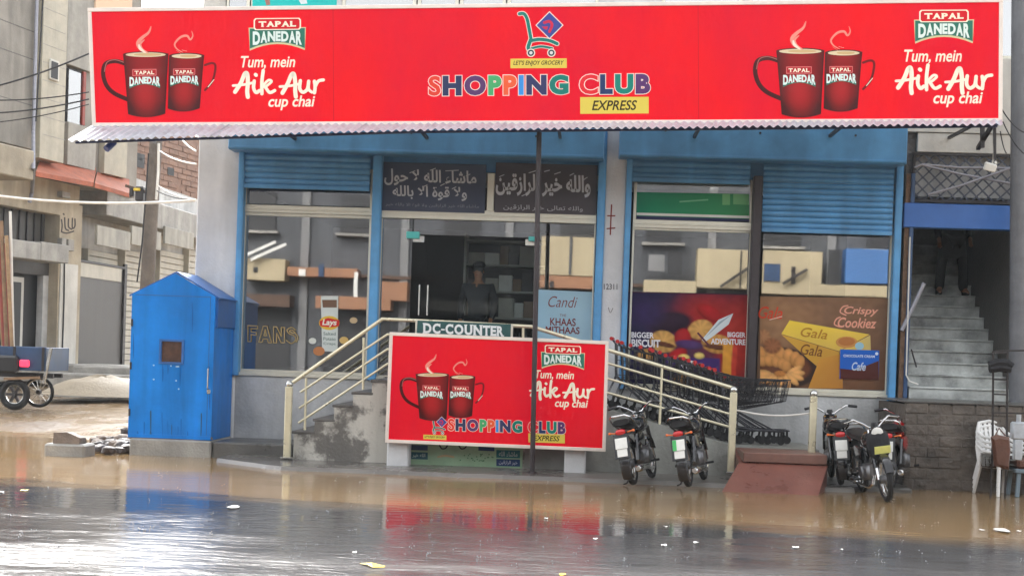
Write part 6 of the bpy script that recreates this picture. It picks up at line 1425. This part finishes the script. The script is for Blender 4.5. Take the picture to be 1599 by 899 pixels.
# heap of pale sand
m = MB(); c = atD(150, 612, 31); n = 16; vs = []
for j in range(9):
    for i in range(n): a = 2 * pi * i / n; r = 1 - j / 8; vs.append((c.x + cos(a) * 1.5 * r + .2 * noise.noise(Vector((i, j, 0))), c.y + .6 + sin(a) * 1.1 * r, c.z - .08 + .42 * (1 - r * r) * (1 + .25 * noise.noise(Vector((i * .8, j * .5, 2))))))
m.add(vs, [(j * n + i, j * n + (i + 1) % n, (j + 1) * n + (i + 1) % n, (j + 1) * n + i) for j in range(8) for i in range(n)] + [tuple(8 * n + i for i in range(n))], True); one('sand_heap', m, 'sand', 'low heap of pale sand below the iron gate', 'heap')
lit = [(848, 747, 5, 0, 'by the foot of the thin post'), (853, 809, 7, 0, 'on the asphalt below the thin post'), (823, 784, 6, 0, 'floating in the muddy water below the red board'), (930, 841, 9, 0, 'on the wet road below the lower board corner'), (1039, 822, 8, 0, 'on the road below the green plated motorcycle'), (1037, 851, 10, 0, 'largest scrap below the green plated motorcycle'), (1087, 847, 11, 0, 'long scrap on the road below the ramp post'), (554, 862, 9, 0, 'just above the yellow wrapper'),
       (580, 883, 44, 1, 'large folded wrapper'), (878, 897, 14, 1, 'at the bottom edge'), (364, 792, 22, 0, 'on the road below the stair post'), (38, 765, 14, 1, 'in the brown water at the left'), (2, 768, 9, 0, 'at the left edge of the water'), (1565, 828, 27, 0, 'crumpled plastic bag floating below the chairs'), (1533, 827, 9, 0, 'small scrap beside the plastic bag'), (1591, 829, 7, 0, 'scrap at the right edge beside the plastic bag'), (1242, 854, 13, 0, 'on the road below the maroon slope'), (1314, 858, 6, 0, 'on the road below the motorcycle facing the street'), (757, 735, 10, 2, 'red scrap at the green notice')]
for k, (px, py, w, ty, lb) in enumerate(lit):
    p = atZ(px, py, .008); s = w * (p - CAM).length / F; r = random.Random(k); n = 9; vs = [Vector((0, 0, .006 + .02 * (w > 20)))]
    if w > 40: pts = [(-.5, .25), (-.1, .22), (.1, .12), (.5, -.05), (.48, -.12), (.1, -.25), (-.15, -.05)]
    else: pts = [(.5 * cos(2 * pi * i / n) * r.uniform(.75, 1), (.5 if w < 20 else .7) * sin(2 * pi * i / n) * r.uniform(.6, 1)) for i in range(n)]
    q = MB(); vs += [Vector((x * s, y * s * 1.6, r.uniform(.0, .012))) for x, y in pts]; q.add([p + v for v in vs], [(0, i + 1, (i + 1) % len(pts) + 1) for i in range(len(pts))])
    one('litter_scrap', q, ['litter_white', 'litter_yellow', 'cart_red'][ty], ('yellow ' if ty == 1 else 'white ' if ty == 0 else '') + ('scrap of litter ' if not any(x in lb for x in ('scrap', 'wrapper', 'bag')) else '') + lb, 'litter', 'litter on the wet road')

# ================================================================== ACROSS THE ROAD (seen only as reflections in the shop glass)
Yo = -32
t = thing('street_row_opposite', 'grey building row across the road, reflected in the shop windows', 'building', (0, Yo, 0))
m = MB(); m.box(-30, 32, Yo - 8, Yo, 0, 8.6); m.build('wall', 'opp_grey', t)
mx = lambda px: (px - 800) * 52.5 / F - 2.87
mz = lambda py, px: 1.6 + (550 + (px - 800) * .036 - py) * 52.5 / F
for (a, b, c, d, mt) in ((383, 447, 403, 437, 'opp_cream'), (1085, 1166, 393, 452, 'opp_cream'), (1185, 1275, 396, 446, 'opp_cream'), (1185, 1392, 447, 464, 'opp_cream'), (1310, 1390, 394, 446, 'opp_blue'), (845, 930, 372, 432, 'opp_cream'), (845, 930, 433, 452, 'opp_orange'), (1005, 1085, 440, 460, 'opp_cream'), (450, 560, 418, 432, 'opp_orange'), (597, 640, 440, 470, 'opp_orange'), (530, 575, 470, 474, 'plate_white'), (690, 760, 440, 470, 'opp_grey')):
    m = MB(); x0, x1 = mx(a), mx(b); z0, z1 = mz(d, (a + b) / 2), mz(c, (a + b) / 2); m.box(x0, x1, Yo + .002, Yo + .8, z0, z1, .02); m.build('balcony_front', mt, t)
rr = random.Random(31)
def opp(name, mt, x0, x1, z0, z1, d=.06, d0=.001): m = MB(); m.box(x0, x1, Yo + d0, Yo + d, z0, z1, .004); return m.build(name, mt, t)
for k in range(16):
    x = -28 + k * 3.8 + rr.uniform(-.5, .5); w = opp('window', 'dark_opening', x, x + 1.3, 5.9, 7.3); opp('ledge', 'concrete', x - .15, x + 1.45, 5.75, 5.85, .35)
    opp('shop_opening', 'dark_opening', x - .6, x + 2.0, .1, 2.9); opp('awning', ('opp_orange', 'concrete', 'trike_blue', 'plate_white', 'rust')[k % 5], x - .7, x + 2.1, 3.0, 3.45, .9); opp('pilaster', 'opp_wall_lt', x + 2.3, x + 2.6, .1, 8.5, .14)
opp('parapet', 'opp_wall_lt', -30, 32, 8.3, 8.9, .3); opp('band', 'rust', -30, 32, 4.2, 4.32, .2)
for (a, b, c, d) in ((383, 400, 433, 378), (395, 405, 450, 382), (1120, 450, 1165, 420), (1215, 446, 1250, 424)):
    m = MB(); m.bar((mx(a), Yo + 1.0, mz(b, a)), (mx(c), Yo + 1.0, mz(d, c)), .1); m.build('stair_rail', 'plate_white' if a < 500 else 'iron_dark', t)
for (a, b, c, d, mt) in ((398, 405, 416, 424, 'dark_opening'), (500, 508, 412, 432, 'trike_blue'), (556, 562, 425, 470, 'plate_white'), (1187, 1211, 415, 441, 'trike_blue'), (1228, 1234, 420, 446, 'iron_dark'), (1284, 1300, 394, 446, 'dark_opening'), (1150, 1152, 395, 452, 'dark_opening'), (1010, 1035, 400, 425, 'opp_wall_lt'), (1040, 1062, 396, 430, 'dark_opening'), (888, 892, 372, 430, 'opp_grey'), (860, 866, 440, 450, 'dark_opening'), (470, 480, 420, 430, 'plate_white')):
    opp('fitting', mt, mx(a), mx(b), mz(d, a), mz(c, a), .86, .8)
m = MB(); m.box(-60, 60, -31.9, -25.2, -.02, .12, .02); tag(m.build('pavement', 'pavement_wet'), kind='structure')

# ================================================================== RAIN SPLASHES on the water and road
m = MB(); rr = random.Random(77)
for k in range(300):
    px = rr.uniform(0, 1599); py = rr.uniform(705 + px * .035, 885); p = atZ(px, py, .006); s = rr.uniform(.004, .011)
    for j in range(rr.randint(2, 5)): m.sphere(p + Vector((rr.gauss(0, s * 1.6), rr.gauss(0, s * 1.6), abs(rr.gauss(0, s * 1.8)))), s * rr.uniform(.3, .7), 5, 4)
M('droplet', S(170, 172, 174), .15, 0, .02); o = m.build('rain_splashes', 'droplet'); tag(o, kind='stuff')
# ================================================================== RAIN HAZE
hm = bpy.data.materials.new('haze'); hm.use_nodes = True; hn = hm.node_tree; hn.nodes.clear()
ho = hn.nodes.new('ShaderNodeOutputMaterial'); hv = hn.nodes.new('ShaderNodeVolumePrincipled')
hv.inputs['Color'].default_value = (.88, .94, .98, 1); hv.inputs['Density'].default_value = .0005; hv.inputs['Anisotropy'].default_value = .2
hn.links.new(hv.outputs[0], ho.inputs['Volume']); MATS['haze'] = hm
m = MB(); m.box(-125, 125, -70, 125, -1.1, 14.2); tag(m.build('haze', 'haze'), kind='stuff')
for o in bpy.data.objects:
    if '_o' in o: del o['_o']
